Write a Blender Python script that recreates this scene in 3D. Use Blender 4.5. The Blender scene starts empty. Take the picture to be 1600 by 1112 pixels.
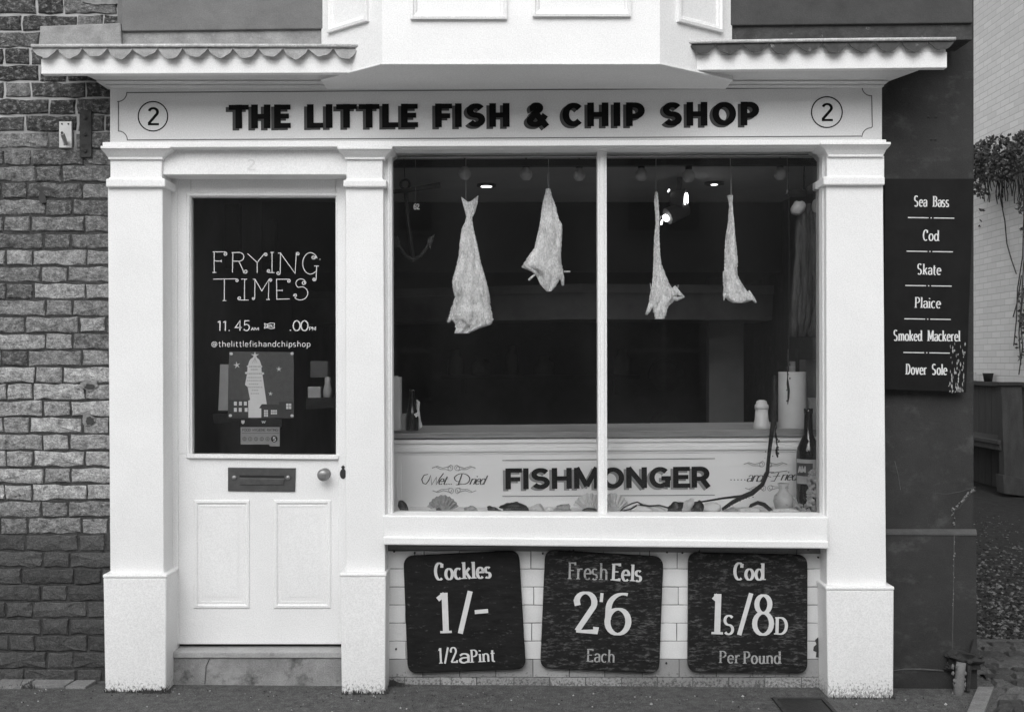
import bpy, bmesh, math, random
from mathutils import Vector, Matrix, noise
random.seed(7)
R = math.radians
sc = bpy.context.scene
COL = sc.collection

# ------------------------------------------------------------------ camera, sky, sun, exposure
D, K, HX, HY, ZC = 4.6, 360.0, 800.0, 565.0, 1.444
cam_d = bpy.data.cameras.new("camera")
cam = bpy.data.objects.new("camera", cam_d); COL.objects.link(cam)
cam.location = (0, -D, ZC); cam.rotation_euler = (R(90), 0, 0)
cam_d.sensor_width = 36.0; cam_d.lens = D * K / 1600.0 * 36.0
cam_d.shift_y = 9.0 / 1600.0
cam_d.clip_start = 0.05; cam_d.clip_end = 500
sc.camera = cam
w = bpy.data.worlds.new("World"); sc.world = w; w.use_nodes = True
nt = w.node_tree; nt.nodes.clear()
out = nt.nodes.new("ShaderNodeOutputWorld"); bg = nt.nodes.new("ShaderNodeBackground")
sky = nt.nodes.new("ShaderNodeTexSky"); sky.sky_type = 'NISHITA'; sky.sun_disc = False
SUN_EL, SUN_AZ = R(40), R(192)          # azimuth clockwise from +Y
sky.sun_elevation = SUN_EL; sky.sun_rotation = SUN_AZ; sky.air_density = 1.5; sky.dust_density = 4.0
bw = nt.nodes.new("ShaderNodeRGBToBW")
nt.links.new(sky.outputs[0], bw.inputs[0]); nt.links.new(bw.outputs[0], bg.inputs[0])
bg.inputs[1].default_value = 0.14
nt.links.new(bg.outputs[0], out.inputs[0])
sun_d = bpy.data.lights.new("sun", 'SUN'); sun_d.energy = 0.6; sun_d.angle = R(75); sun_d.color = (1, 1, 1)
sun = bpy.data.objects.new("sun", sun_d); COL.objects.link(sun)
sd = Vector((math.sin(SUN_AZ) * math.cos(SUN_EL), math.cos(SUN_AZ) * math.cos(SUN_EL), math.sin(SUN_EL)))
sun.rotation_euler = (-sd).to_track_quat('-Z', 'Y').to_euler()
vs = sc.view_settings
vs.view_transform = 'Standard'; vs.look = 'None'; vs.gamma = 1.0; vs.use_curve_mapping = False
vs.exposure = 0.47

# ------------------------------------------------------------------ helpers
def P(px, py, y=0.0):                    # photograph pixel on the upright plane at depth y -> world point
    s = (D + y) / (D * K)
    return Vector(((px - HX) * s, y, ZC + (HY - py) * s))
def GZ(x): return 0.026 - 0.008 * x      # the street falls slightly to the right

MATS = {}
def mat(name, base, var=0.12, scale=6.0, rough=0.55, bump=0.0, bscale=60.0, spec=0.4, stretch=(1, 1, 1), fine=0.0, metallic=0.0):
    m = bpy.data.materials.new(name); m.use_nodes = True; MATS[name] = m
    n = m.node_tree.nodes; l = m.node_tree.links
    b = n["Principled BSDF"]
    b.inputs["Roughness"].default_value = rough; b.inputs["Specular IOR Level"].default_value = spec
    b.inputs["Metallic"].default_value = metallic
    tc = n.new("ShaderNodeTexCoord"); mp = n.new("ShaderNodeMapping"); mp.inputs["Scale"].default_value = stretch
    l.new(tc.outputs["Object"], mp.inputs[0])
    nz = n.new("ShaderNodeTexNoise"); nz.inputs["Scale"].default_value = scale; nz.inputs["Detail"].default_value = 8; nz.inputs["Roughness"].default_value = 0.65
    l.new(mp.outputs[0], nz.inputs[0])
    rp = n.new("ShaderNodeMapRange"); rp.inputs[1].default_value = 0.3; rp.inputs[2].default_value = 0.7
    rp.inputs[3].default_value = base * (1 - var); rp.inputs[4].default_value = base * (1 + var)
    l.new(nz.outputs["Fac"], rp.inputs[0])
    outv = rp.outputs[0]
    if fine:
        n2 = n.new("ShaderNodeTexNoise"); n2.inputs["Scale"].default_value = 200; n2.inputs["Detail"].default_value = 2
        l.new(mp.outputs[0], n2.inputs[0])
        r2 = n.new("ShaderNodeMapRange"); r2.inputs[1].default_value = 0.3; r2.inputs[2].default_value = 0.7
        r2.inputs[3].default_value = 1 - fine; r2.inputs[4].default_value = 1 + fine
        l.new(n2.outputs["Fac"], r2.inputs[0])
        mu = n.new("ShaderNodeMath"); mu.operation = 'MULTIPLY'; l.new(outv, mu.inputs[0]); l.new(r2.outputs[0], mu.inputs[1]); outv = mu.outputs[0]
    l.new(outv, b.inputs["Base Color"])
    m["outv"] = 0
    if bump:
        nb = n.new("ShaderNodeTexNoise"); nb.inputs["Scale"].default_value = bscale; nb.inputs["Detail"].default_value = 5
        l.new(mp.outputs[0], nb.inputs[0])
        bp = n.new("ShaderNodeBump"); bp.inputs["Strength"].default_value = bump; bp.inputs["Distance"].default_value = 0.01
        l.new(nb.outputs["Fac"], bp.inputs["Height"]); l.new(bp.outputs[0], b.inputs["Normal"])
    return m
def speckle(m, lo, hi, val, scale, zlo=None, zhi=None, stretch=(1, 1, 1), fac=1.0):
    """flecks of another grey over a material: worn paint, dirt splashes (optionally only low on the wall)"""
    n = m.node_tree.nodes; l = m.node_tree.links; b = n["Principled BSDF"]
    src = b.inputs["Base Color"].links[0].from_socket
    tc = n.new("ShaderNodeTexCoord"); mp = n.new("ShaderNodeMapping"); mp.inputs["Scale"].default_value = stretch
    l.new(tc.outputs["Object"], mp.inputs[0])
    nz = n.new("ShaderNodeTexNoise"); nz.inputs["Scale"].default_value = scale; nz.inputs["Detail"].default_value = 9; nz.inputs["Roughness"].default_value = 0.72
    l.new(mp.outputs[0], nz.inputs[0])
    f = nz.outputs["Fac"]
    if zlo is not None:
        g = n.new("ShaderNodeNewGeometry"); sx = n.new("ShaderNodeSeparateXYZ"); l.new(g.outputs["Position"], sx.inputs[0])
        mr = n.new("ShaderNodeMapRange"); mr.inputs[1].default_value = zlo; mr.inputs[2].default_value = zhi
        mr.inputs[3].default_value = 0.22; mr.inputs[4].default_value = -0.3; l.new(sx.outputs[2], mr.inputs[0])
        ad = n.new("ShaderNodeMath"); ad.operation = 'ADD'; l.new(f, ad.inputs[0]); l.new(mr.outputs[0], ad.inputs[1]); f = ad.outputs[0]
    rr = n.new("ShaderNodeMapRange"); rr.inputs[1].default_value = lo; rr.inputs[2].default_value = hi; rr.inputs[4].default_value = fac; l.new(f, rr.inputs[0])
    mx = n.new("ShaderNodeMix"); mx.data_type = 'RGBA'
    l.new(rr.outputs[0], mx.inputs["Factor"]); l.new(src, mx.inputs["A"]); mx.inputs["B"].default_value = (val, val, val, 1)
    l.new(mx.outputs["Result"], b.inputs["Base Color"])
    return m
def attr_mat(name, rough=0.85, mottle=0.35, scale=28, bump=0.5, fine=.34):
    """per-piece grey from the mesh attribute 'col', mottled"""
    m = mat(name, 1.0, mottle, scale, rough, bump, 90, 0.25, fine=fine)
    n = m.node_tree.nodes; l = m.node_tree.links; b = n["Principled BSDF"]
    src = b.inputs["Base Color"].links[0].from_socket
    at = n.new("ShaderNodeAttribute"); at.attribute_name = "col"
    mu = n.new("ShaderNodeMath"); mu.operation = 'MULTIPLY'; l.new(src, mu.inputs[0]); l.new(at.outputs["Fac"], mu.inputs[1])
    l.new(mu.outputs[0], b.inputs["Base Color"])
    return m

class MB:
    def __init__(s): s.v = []; s.f = []; s.c = []
    def add(s, vs, fs, c=None):
        o = len(s.v); s.v += [Vector(v) for v in vs]
        for f in fs: s.f.append([i + o for i in f]); s.c.append(1.0 if c is None else c)
        return s
    def prism(s, pts, yf, yb, c=None):             # outline in photo pixels on plane yf, pushed straight back to yb
        a = [P(x, y, yf) for x, y in pts]; n = len(a)
        b = [Vector((p.x, yb, p.z)) for p in a]
        fs = [list(range(n)), list(range(2 * n - 1, n - 1, -1))] + [[i, i + n, (i + 1) % n + n, (i + 1) % n] for i in range(n)]
        return s.add(a + b, fs, c)
    def box(s, x0, y0, x1, y1, yf, yb, c=None): return s.prism([(x0, y0), (x1, y0), (x1, y1), (x0, y1)], yf, yb, c)
    def wbox(s, x0, x1, y0, y1, z0, z1, c=None):
        vs = [(x, y, z) for x in (x0, x1) for y in (y0, y1) for z in (z0, z1)]
        return s.add(vs, [(0, 1, 3, 2), (4, 6, 7, 5), (0, 4, 5, 1), (2, 3, 7, 6), (0, 2, 6, 4), (1, 5, 7, 3)], c)
    def flat(s, pts, y, c=None): return s.add([P(x, yy, y) for x, yy in pts], [list(range(len(pts)))], c)
    def tube(s, pts, r, n=8, c=None):
        pts = [Vector(p) for p in pts]; m = len(pts); rr = r if isinstance(r, (list, tuple)) else [r] * m
        vs = []; up = None
        for i, p in enumerate(pts):
            t = (pts[min(i + 1, m - 1)] - pts[max(i - 1, 0)]).normalized()
            if up is None:
                up = Vector((0, -1, 0)) if abs(t.y) < 0.9 else Vector((1, 0, 0))
            a = t.cross(up).normalized(); b = a.cross(t).normalized(); up = b
            for k in range(n):
                q = 2 * math.pi * k / n; vs.append(p + a * math.cos(q) * rr[i] + b * math.sin(q) * rr[i])
        fs = [[i * n + k, i * n + (k + 1) % n, (i + 1) * n + (k + 1) % n, (i + 1) * n + k] for i in range(m - 1) for k in range(n)]
        fs += [list(range(n)), list(range((m - 1) * n, m * n))]
        return s.add(vs, fs, c)
    def lathe(s, base, prof, n=24, axis='z', c=None):
        base = Vector(base); vs = []
        for r, h in prof:
            for k in range(n):
                q = 2 * math.pi * k / n; a, b = r * math.cos(q), r * math.sin(q)
                vs.append(base + (Vector((a, b, h)) if axis == 'z' else Vector((a, -h, b))))
        m = len(prof)
        fs = [[i * n + k, i * n + (k + 1) % n, (i + 1) * n + (k + 1) % n, (i + 1) * n + k] for i in range(m - 1) for k in range(n)]
        fs += [list(range(n)), list(range((m - 1) * n, m * n))]
        return s.add(vs, fs, c)
    def frame(s, x0, y0, x1, y1, yw, prof):         # mitred moulding round a rectangle: (inset px, depth towards camera m)
        vs = []
        for o, h in prof:
            vs += [P(x0 + o, y0 + o, yw - h), P(x1 - o, y0 + o, yw - h), P(x1 - o, y1 - o, yw - h), P(x0 + o, y1 - o, yw - h)]
        fs = [[i * 4 + k, i * 4 + (k + 1) % 4, (i + 1) * 4 + (k + 1) % 4, (i + 1) * 4 + k] for i in range(len(prof) - 1) for k in range(4)]
        return s.add(vs, fs)
    def blob(s, c, r, seed=0, rough=0.15, n=10, rot=0.0, col=None):
        c = Vector(c); vs = []; ro = Matrix.Rotation(rot, 3, 'Y')
        for i in range(n + 1):
            th = math.pi * i / n
            for k in range(2 * n):
                ph = math.pi * k / n
                d = Vector((math.sin(th) * math.cos(ph), math.sin(th) * math.sin(ph), math.cos(th)))
                q = 1 + rough * noise.noise(d * 1.7 + Vector((seed * 3.1, seed, 0)))
                vs.append(c + ro @ Vector((d.x * r[0] * q, d.y * r[1] * q, d.z * r[2] * q)))
        N = 2 * n
        return s.add(vs, [[i * N + k, i * N + (k + 1) % N, (i + 1) * N + (k + 1) % N, (i + 1) * N + k] for i in range(n) for k in range(N)], col)
    def build(s, name, m, parent=None, bevel=0.0, smooth=False, loc=None, merge=True):
        L = Vector(loc) if loc is not None else (ROOT.get(parent.name, Vector()) if parent else Vector())
        me = bpy.data.meshes.new(name)
        me.from_pydata([v - L for v in s.v], [], s.f)
        if any(c != 1.0 for c in s.c):
            at = me.attributes.new("col", 'FLOAT_COLOR', 'CORNER'); i = 0
            for f, c in zip(s.f, s.c):
                for _ in f: at.data[i].color = (c, c, c, 1); i += 1
        bm = bmesh.new(); bm.from_mesh(me)
        if merge: bmesh.ops.remove_doubles(bm, verts=bm.verts, dist=1e-6)
        bmesh.ops.recalc_face_normals(bm, faces=bm.faces); bm.to_mesh(me); bm.free()
        if smooth: me.polygons.foreach_set("use_smooth", [True] * len(me.polygons))
        o = bpy.data.objects.new(name, me); COL.objects.link(o); me.materials.append(MATS[m])
        if parent:
            o.parent = parent; ROOT[o.name] = ROOT.get(parent.name, Vector())
        else: o.location = L; ROOT[o.name] = L.copy()
        if bevel:
            md = o.modifiers.new("bevel", 'BEVEL'); md.width = bevel; md.segments = 2; md.limit_method = 'ANGLE'; md.angle_limit = R(40)
        return o
ROOT = {}
def thing(name, label, cat, loc, group=None):
    o = bpy.data.objects.new(name, None); COL.objects.link(o); o.location = loc; o.empty_display_size = 0.05
    ROOT[o.name] = Vector(loc); o["label"] = label; o["category"] = cat
    if group: o["group"] = group
    return o
def tag(o, label, cat, group=None):
    o["label"] = label; o["category"] = cat
    if group: o["group"] = group
    return o
def struct(o, kind="structure"): o["kind"] = kind; return o
def copy_tree(o, loc):
    c = o.copy(); COL.objects.link(c); c.location = loc
    for ch in list(o.children):
        d = ch.copy(); COL.objects.link(d); d.parent = c
        for g in list(ch.children):
            e = g.copy(); COL.objects.link(e); e.parent = d
    return c

# ------------------------------------------------------------------ lettering (single-stroke alphabets drawn with a broad or a round pen)
def arc(cx, cy, rx, ry, a0, a1, n=14):
    return [(cx + rx * math.cos(R(a0 + (a1 - a0) * i / n)), cy + ry * math.sin(R(a0 + (a1 - a0) * i / n))) for i in range(n + 1)]
def ell(cx, cy, rx, ry): return arc(cx, cy, rx, ry, 90, 450, 24)
X = 0.64
def S_(w, h, y0=0.0):
    ry = h / 4
    return arc(w / 2, y0 + h - ry, w / 2, ry, 35, 270) + arc(w / 2, y0 + ry, w / 2, ry, 90, -145)[1:]
HAND = {
 'a': (.42, [[(.03, .52)] + arc(.2, .47, .17, .17, 120, 0, 8) + [(.37, .0)], [(.37, .37)] + arc(.2, .18, .17, .18, 95, 270, 10) + [(.37, .1)]]),
 'c': (.40, [arc(.22, X / 2, .2, X / 2, 50, 310)]), 'o': (.46, [ell(.23, X / 2, .2, X / 2)]),
 'd': (.50, [ell(.22, X / 2, .19, X / 2), [(.42, 1), (.42, 0)]]), 'e': (.42, [[(.04, .34), (.4, .36)] + arc(.22, X / 2, .19, X / 2, 10, 315)]),
 'f': (.28, [arc(.28, .82, .14, .18, 70, 180) + [(.14, 0)], [(.0, X), (.28, X)]]),
 'h': (.48, [[(.07, 1), (.07, 0)], arc(.24, .42, .17, .22, 180, 0, 8) + [(.41, 0)]]),
 'i': (.16, [[(.08, X), (.08, 0)], [(.07, .84), (.09, .93)]]),
 'k': (.46, [[(.07, 1), (.07, 0)], [(.4, X), (.09, .28)], [(.19, .38), (.43, 0)]]), 'l': (.16, [[(.08, 1), (.08, 0)]]),
 'm': (.72, [[(.07, X), (.07, 0)], arc(.22, .42, .15, .22, 180, 0, 8) + [(.37, 0)], arc(.51, .42, .14, .22, 180, 0, 8) + [(.65, 0)]]),
 'n': (.48, [[(.07, X), (.07, 0)], arc(.24, .42, .17, .22, 180, 0, 8) + [(.41, 0)]]),
 'p': (.48, [[(.07, X), (.07, -.34)], ell(.26, X / 2, .18, X / 2)]), 'r': (.34, [[(.07, X), (.07, 0)], arc(.24, .38, .17, .25, 175, 60, 8)]),
 's': (.36, [S_(.28, X)]), 't': (.32, [[(.13, .88), (.13, .14)] + arc(.24, .13, .11, .13, 180, 300, 6), [(.0, X), (.3, X)]]),
 'u': (.48, [[(.07, X)] + arc(.22, .2, .15, .2, 180, 360, 8) + [(.37, .3)], [(.39, X), (.39, 0)]]),
 'v': (.42, [[(.03, X), (.2, 0)], [(.2, 0), (.38, X)]]),
 'B': (.52, [[(.08, 1), (.08, 0)], [(.08, .97)] + arc(.24, .76, .18, .21, 90, -90, 8) + [(.1, .55)], [(.2, .55)] + arc(.26, .29, .2, .26, 90, -90, 8) + [(.08, .03)]]),
 'C': (.52, [[(.44, .96), (.43, .72)], arc(.28, .5, .24, .5, 50, 305)]),
 'D': (.54, [[(.08, 1), (.08, 0)], [(.08, .97)] + arc(.22, .5, .25, .47, 90, -90) + [(.08, .03)]]),
 'E': (.46, [[(.08, 1), (.08, 0)], [(.08, .97), (.42, .97), (.42, .86)], [(.08, .52), (.36, .52)], [(.08, .03), (.42, .03), (.42, .14)]]),
 'F': (.44, [[(.08, 1), (.08, 0)], [(.08, .97), (.42, .97), (.42, .84)], [(.08, .52), (.34, .52)]]),
 'M': (.74, [[(.08, 1), (.08, 0)], [(.1, 1), (.36, .15)], [(.36, .15), (.63, 1)], [(.65, 1), (.65, 0)]]),
 'P': (.48, [[(.08, 1), (.08, 0)], [(.08, .97)] + arc(.22, .72, .22, .25, 90, -90, 10) + [(.1, .47)]]),
 'S': (.46, [S_(.36, 1)]), 'A': (.5, [[(.03, 0), (.24, 1)], [(.24, 1), (.46, 0)], [(.12, .35), (.38, .35)]]),
 'N': (.54, [[(.07, 0), (.07, 1)], [(.07, 1), (.45, 0)], [(.45, 0), (.45, 1)]]), 'T': (.44, [[(.2, 1), (.2, 0)], [(.0, .97), (.42, .97)]]),
 'I': (.16, [[(.08, 1), (.08, 0)]]), 'O': (.56, [ell(.28, .5, .24, .5)]), 'G': (.54, [arc(.28, .5, .24, .5, 50, 320) + [(.46, .42), (.3, .42)]]),
 'H': (.52, [[(.08, 1), (.08, 0)], [(.42, 1), (.42, 0)], [(.08, .5), (.42, .5)]]), 'Y': (.46, [[(.02, 1), (.22, .5)], [(.42, 1), (.22, .5)], [(.22, .5), (.22, 0)]]),
 'R': (.5, [[(.08, 1), (.08, 0)], [(.08, .97)] + arc(.22, .73, .2, .24, 90, -90, 8) + [(.1, .49)], [(.24, .48), (.44, 0)]]),
 'U': (.5, [[(.06, 1)] + arc(.24, .26, .18, .26, 180, 360, 10) + [(.42, 1)]]), 'L': (.42, [[(.08, 1), (.08, 0)], [(.08, .03), (.4, .03)]]),
 'W': (.8, [[(.02, 1), (.2, 0)], [(.2, 0), (.38, .9)], [(.38, .9), (.56, 0)], [(.56, 0), (.76, 1)]]),
 '1': (.28, [[(.03, .84), (.15, .97)], [(.15, 1), (.15, .0)]]), '0': (.46, [ell(.23, .5, .2, .5)]),
 '2': (.5, [[(.05, .68)] + arc(.22, .76, .2, .24, 170, -25, 12) + [(.05, .05)], [(.03, .04), (.46, .04), (.47, .16)]]),
 '4': (.5, [[(.34, 0), (.34, 1), (.03, .32), (.46, .32)]]), '5': (.46, [[(.4, 1), (.1, 1), (.08, .58)] + arc(.2, .32, .2, .32, 110, -150)]),
 '6': (.5, [arc(.34, .62, .28, .38, 75, 180) + [(.06, .35)], ell(.25, .31, .2, .31)]), '8': (.5, [arc(.25, .75, .17, .22, 270, -90, 20), arc(.25, .27, .22, .27, 90, -270, 20)]),
 '/': (.4, [[(.05, -.02), (.34, 1.02)]]), "'": (.16, [[(.09, 1), (.07, .78)]]), '-': (.36, [[(.04, .52), (.34, .53)]]), '.': (.2, [[(.07, .0), (.07, .09)]]),
 '@': (.8, [ell(.38, .4, .13, .2), [(.52, .6), (.52, .28)] + arc(.6, .3, .1, .12, 190, 350, 6) + arc(.4, .4, .33, .45, 0, 310)[0:]]), ' ': (.2, []), '|': (.07, []),
}
def block(t, h):
    tt, hh = t / 2, h / 2; B = {}
    B['T'] = (.80, [[(0, 1 - hh), (.78, 1 - hh)], [(.39, 1), (.39, 0)]])
    B['H'] = (.84, [[(tt, 1), (tt, 0)], [(.80 - tt, 1), (.80 - tt, 0)], [(tt, .5), (.8 - tt, .5)]])
    B['E'] = (.70, [[(tt, 1), (tt, 0)], [(tt, 1 - hh), (.66, 1 - hh)], [(tt, .51), (.6, .51)], [(tt, hh), (.67, hh)]])
    B['L'] = (.66, [[(tt, 1), (tt, 0)], [(tt, hh), (.64, hh)]]); B['I'] = (t + .06, [[(tt, 1), (tt, 0)]])
    B['F'] = (.67, [[(tt, 1), (tt, 0)], [(tt, 1 - hh), (.65, 1 - hh)], [(tt, .48), (.58, .48)]])
    def ss(w): rx, ry = (w - t) / 2, (1 - h) / 4; return arc(w / 2, 1 - hh - ry, rx, ry, 25, 270, 18) + arc(w / 2, hh + ry, rx, ry, 90, -155, 18)[1:]
    B['S'] = (.77, [ss(.74)]); B['C'] = (.79, [arc(.42, .5, .42 - tt, .5 - hh, 42, 318, 26)]); B['O'] = (.93, [arc(.45, .5, .45 - tt, .5 - hh, 90, 450, 32)])
    r = (1 - hh - .42) / 2; bowl = [(tt, 1 - hh)] + arc(.72 - tt - r, (1 - hh + .42) / 2, r, r, 90, -90, 14) + [(tt, .42)]
    B['P'] = (.76, [[(tt, 1), (tt, 0)], bowl]); B['R'] = (.80, [[(tt, 1), (tt, 0)], bowl, [(.40, .44), (.66, 0)]])
    B['&'] = (.92, [[(.82, .0), (.26, .68)], [(.26, .68)] + arc(.38, .79, .15, .12, 195, -50, 16) + [(.22, .46)], [(.24, .47)] + arc(.33, .25, .23, .16, 130, 325, 14) + [(.76, .50)]])
    B['M'] = (1.04, [[(tt, 1), (tt, 0)], [(tt, 1), (.5, .12)], [(.5, .12), (1.0 - tt, 1)], [(1.0 - tt, 1), (1.0 - tt, 0)]])
    B['N'] = (.87, [[(tt, 1), (tt, 0)], [(tt * .9, .97), (.83 - tt * .9, .03)], [(.83 - tt, 1), (.83 - tt, 0)]])
    B['G'] = (.90, [arc(.43, .5, .43 - tt, .5 - hh, 42, 300, 24) + [(.84 - tt, .14), (.84 - tt, .46)], [(.48, .46), (.84, .46)]])
    B['2'] = (.62, [arc(.3, 1 - hh - .2, .3 - tt, .21, 165, -35, 14) + [(.06, .1)], [(.02, hh), (.6, hh)]])
    B['5'] = (.6, [[(.52, 1 - hh), (.12, 1 - hh), (.1, .56)] + arc(.28, .34, .24, .3, 115, -140, 16)]); B['A'] = (.86, [[(.1, 0), (.42, 1)], [(.42, 1), (.74, 0)], [(.2, .3), (.64, .3)]]); B[' '] = (.32, []); B['|'] = (.08, [])
    return B
def ribbon(mb, pts, y, wmax, wmin, k=0):            # a pen stroke; pts and pen widths in photo pixels
    q = [pts[0]]
    for p in pts[1:]:
        if abs(p[0] - q[-1][0]) + abs(p[1] - q[-1][1]) > 1e-4: q.append(p)
    pts = q; m = len(pts)
    if m < 2: return
    closed = abs(pts[0][0] - pts[-1][0]) + abs(pts[0][1] - pts[-1][1]) < 0.02 and m > 3
    L, Rr = [], []
    for i in range(m):
        a = pts[i - 1] if i > 0 else (pts[-2] if closed else pts[0]); b = pts[i + 1] if i < m - 1 else (pts[1] if closed else pts[-1]); c = pts[i]
        def un(p, s):
            d = (s[0] - p[0], s[1] - p[1]); l = math.hypot(*d)
            return (d[0] / l, d[1] / l) if l > 1e-9 else None
        d1, d2 = un(a, c), un(c, b); d1 = d1 or d2; d2 = d2 or d1
        n1, n2 = (-d1[1], d1[0]), (-d2[1], d2[0]); nx, ny = n1[0] + n2[0], n1[1] + n2[1]; l = math.hypot(nx, ny)
        if l < 1e-6: nx, ny, l = n1[0], n1[1], 1
        nx, ny = nx / l, ny / l; cosv = max(0.45, nx * n1[0] + ny * n1[1])
        d = (d1[0] + d2[0], d1[1] + d2[1]); ld = math.hypot(*d) or 1
        wd = (wmin + (wmax - wmin) * abs(d[1] / ld)) / 2 / cosv
        L.append((c[0] + nx * wd, c[1] + ny * wd)); Rr.append((c[0] - nx * wd, c[1] - ny * wd))
    yy = y - 0.0002 * k
    mb.add([P(x, z, yy) for x, z in L + Rr], [[i, i + 1, m + i + 1, m + i] for i in range(m - 1)])
def text(mb, s, font, A, B, cap, y, wmax, wmin, serif=False, slant=0.0, off=(0, 0), ls=.0):
    """letters from baseline A to baseline B (photo pixels), cap height in pixels"""
    tot = sum(font[c][0] for c in s) + ls * (len(s) - 1); ux, uy = B[0] - A[0], B[1] - A[1]; L = math.hypot(ux, uy); sx = L / tot
    e = (ux / L, uy / L); v = (e[1], -e[0]); x = 0.0
    for c in s:
        wd, strokes = font[c]; k = 0
        for st in strokes:
            pts = []
            for gx, gy in st:
                q = (x + gx) * sx + slant * gy * cap; h = gy * cap
                pts.append((A[0] + e[0] * q + v[0] * h + off[0], A[1] + e[1] * q + v[1] * h + off[1]))
            ribbon(mb, pts, y, wmax, wmin, k); k += 1
            if serif and len(st) == 2 and abs(st[0][0] - st[1][0]) < 1e-6 and abs(st[0][1] - st[1][1]) > .5:
                for i, (gx, gy) in enumerate(st):
                    t = pts[i]; j = 1 if gy < 0.2 else -1; hw = wmax * (.95 if gy < .2 else .7)
                    cx, cy = t[0] + v[0] * j * wmin * .45, t[1] + v[1] * j * wmin * .45
                    l = -hw; r_ = hw if gy < .2 else wmax * .4
                    ribbon(mb, [(cx + e[0] * l, cy + e[1] * l), (cx + e[0] * r_, cy + e[1] * r_)], y, wmin * .9, wmin * .9, k); k += 1
        x += wd + ls
def spiral(cx, cy, r, a0, turns, n=22, rin=0.25):
    o = []
    for i in range(n + 1):
        q = i / n; a = R(a0 + 360 * turns * q); rr = r * (1 - (1 - rin) * q); o.append((cx + rr * math.cos(a), cy - rr * math.sin(a)))
    return o

# ------------------------------------------------------------------ materials
speckle(mat("white_paint", .79, .05, 2.2, .42, .16, 38, .4, fine=.09), .735, .75, .35, 34, None, None, (1, 1, 1), .6)
speckle(mat("white_plinth_paint", .80, .04, 3.0, .5, .15, 60, .35, fine=.10), .60, .70, .16, 110, 0.0, 0.26, (1, 1, .7), .8)
mat("sign_paint", .66, .03, 3.0, .5, .06, 45, .35, fine=.09)
mat("black_letter", .007, .3, 30, .8, spec=.1); mat("shade_letter", .085, .15, 20, .8, spec=.1); mat("border_line", .10, .2, 20, .5)
speckle(mat("grey_render", .17, .14, 7, .8, .35, 30, .2, fine=.14), .62, .75, .24, 9)
speckle(mat("grey_render_darker", .065, .18, 7, .8, .35, 30, .2, fine=.14), .62, .75, .10, 9)  # darker copy of the grey render, right upper wall only
mat("lead_bright", .50, .25, 30, .6, .2, 60, .3, fine=.2)
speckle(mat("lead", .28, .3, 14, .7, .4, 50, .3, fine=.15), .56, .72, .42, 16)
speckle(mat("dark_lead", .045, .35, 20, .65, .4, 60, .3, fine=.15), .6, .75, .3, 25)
attr_mat("brick", .88, .62, 30, 1.0); speckle(attr_mat("painted_brick", .8, .3, 30, .7), .64, .74, .2, 30, None, None, (1, 1, 1.5), .5); attr_mat("tile", .25, .05, 12, .06, .05); attr_mat("sett", .8, .3, 30, .6)
dm = mat("dark_render", .037, .22, 5, .75, .7, 14, .2, fine=.2)
speckle(dm, .54, .72, .085, 7, None, None, (1, 1, 1.6), .8)
mat("ledge_render", .085, .25, 14, .6, .4, 40, .3, fine=.12); mat("bare_plaster", .22, .35, 40, .85, .4, 90)
bm_ = mat("board_paint", .013, .4, 20, .6, .15, 60, .15, (.6, 1, 2)); speckle(bm_, .60, .70, .15, 60, None, None, (.55, 1, 1.7), .7)
bw_ = mat("worn_board_paint", .014, .4, 20, .6, .15, 60, .15, (.6, 1, 2)); speckle(bw_, .52, .68, .15, 55, None, None, (.5, 1, 1.7), .75)
mat("menu_board_paint", .009, .3, 10, .55, .05, 40, .15)
lw = mat("letter_white", .62, .08, 30, .6); speckle(lw, .66, .74, .03, 60, None, None, (.4, 1, 3), .8)
lf = mat("faded_letter", .36, .15, 30, .6); speckle(lf, .52, .66, .03, 60, None, None, (.4, 1, 3), .9)
mat("menu_letter", .66, .06, 30, .6); mat("vinyl_white", .60, .05, 30, .5)
mat("brass", .09, .2, 30, .4, .1, 80, .5, metallic=.4); mat("brass_light", .28, .2, 30, .35, metallic=.6); mat("keyhole_iron", .03, .2, 30, .5)
speckle(speckle(mat("step_stone", .25, .3, 9, .85, .3, 60, .2, fine=.22), .52, .66, .34, 6), .54, .68, .08, 8)
speckle(mat("tread_stone", .36, .15, 9, .85, .3, 60, .2, fine=.12), .6, .72, .18, 12)
mat("mortar_dark", .05, .3, 20, .9); mat("tile_mortar", .10, .3, 20, .9)
speckle(mat("asphalt", .10, .4, 26, .9, .8, 150, .25, fine=.5), .60, .70, .34, 190)
mat("bounce_paving", .36, .2, 5, .9, .3, 60, .2, fine=.2); mat("gravel_bed", .028, .4, 14, .95, .8, 60, .2, fine=.4); attr_mat("gravel", .9, .2, 20, .2)
mat("kerb_stone", .20, .25, 25, .9, .4, 80, .2, fine=.2)
mat("white_brick", .62, .06, 4, .7, .3, 40, .3)
mat("interior_wall", .17, .2, 3, .8); mat("interior_ceiling", .35, .1, 3, .8); mat("interior_dark", .012, .3, 5, .6); mat("interior_floor", .03, .3, 6, .6)
mat("interior_grey", .13, .2, 8, .5); mat("rail_metal", .80, .1, 20, .4); mat("black_metal", .012, .2, 20, .5)
mat("counter_wood", .24, .35, 30, .5, .1, 30, .4, (.12, 1, 3)); mat("panel_paint", .84, .03, 3, .5, .04, 40, .3); mat("panel_line", .22, .1, 20, .6)
mat("panel_letter", .016, .2, 20, .8, spec=.1); mat("panel_shade", .30, .1, 20, .5); mat("script_ink", .06, .2, 20, .5); mat("flourish_ink", .34, .1, 20, .5)
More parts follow.
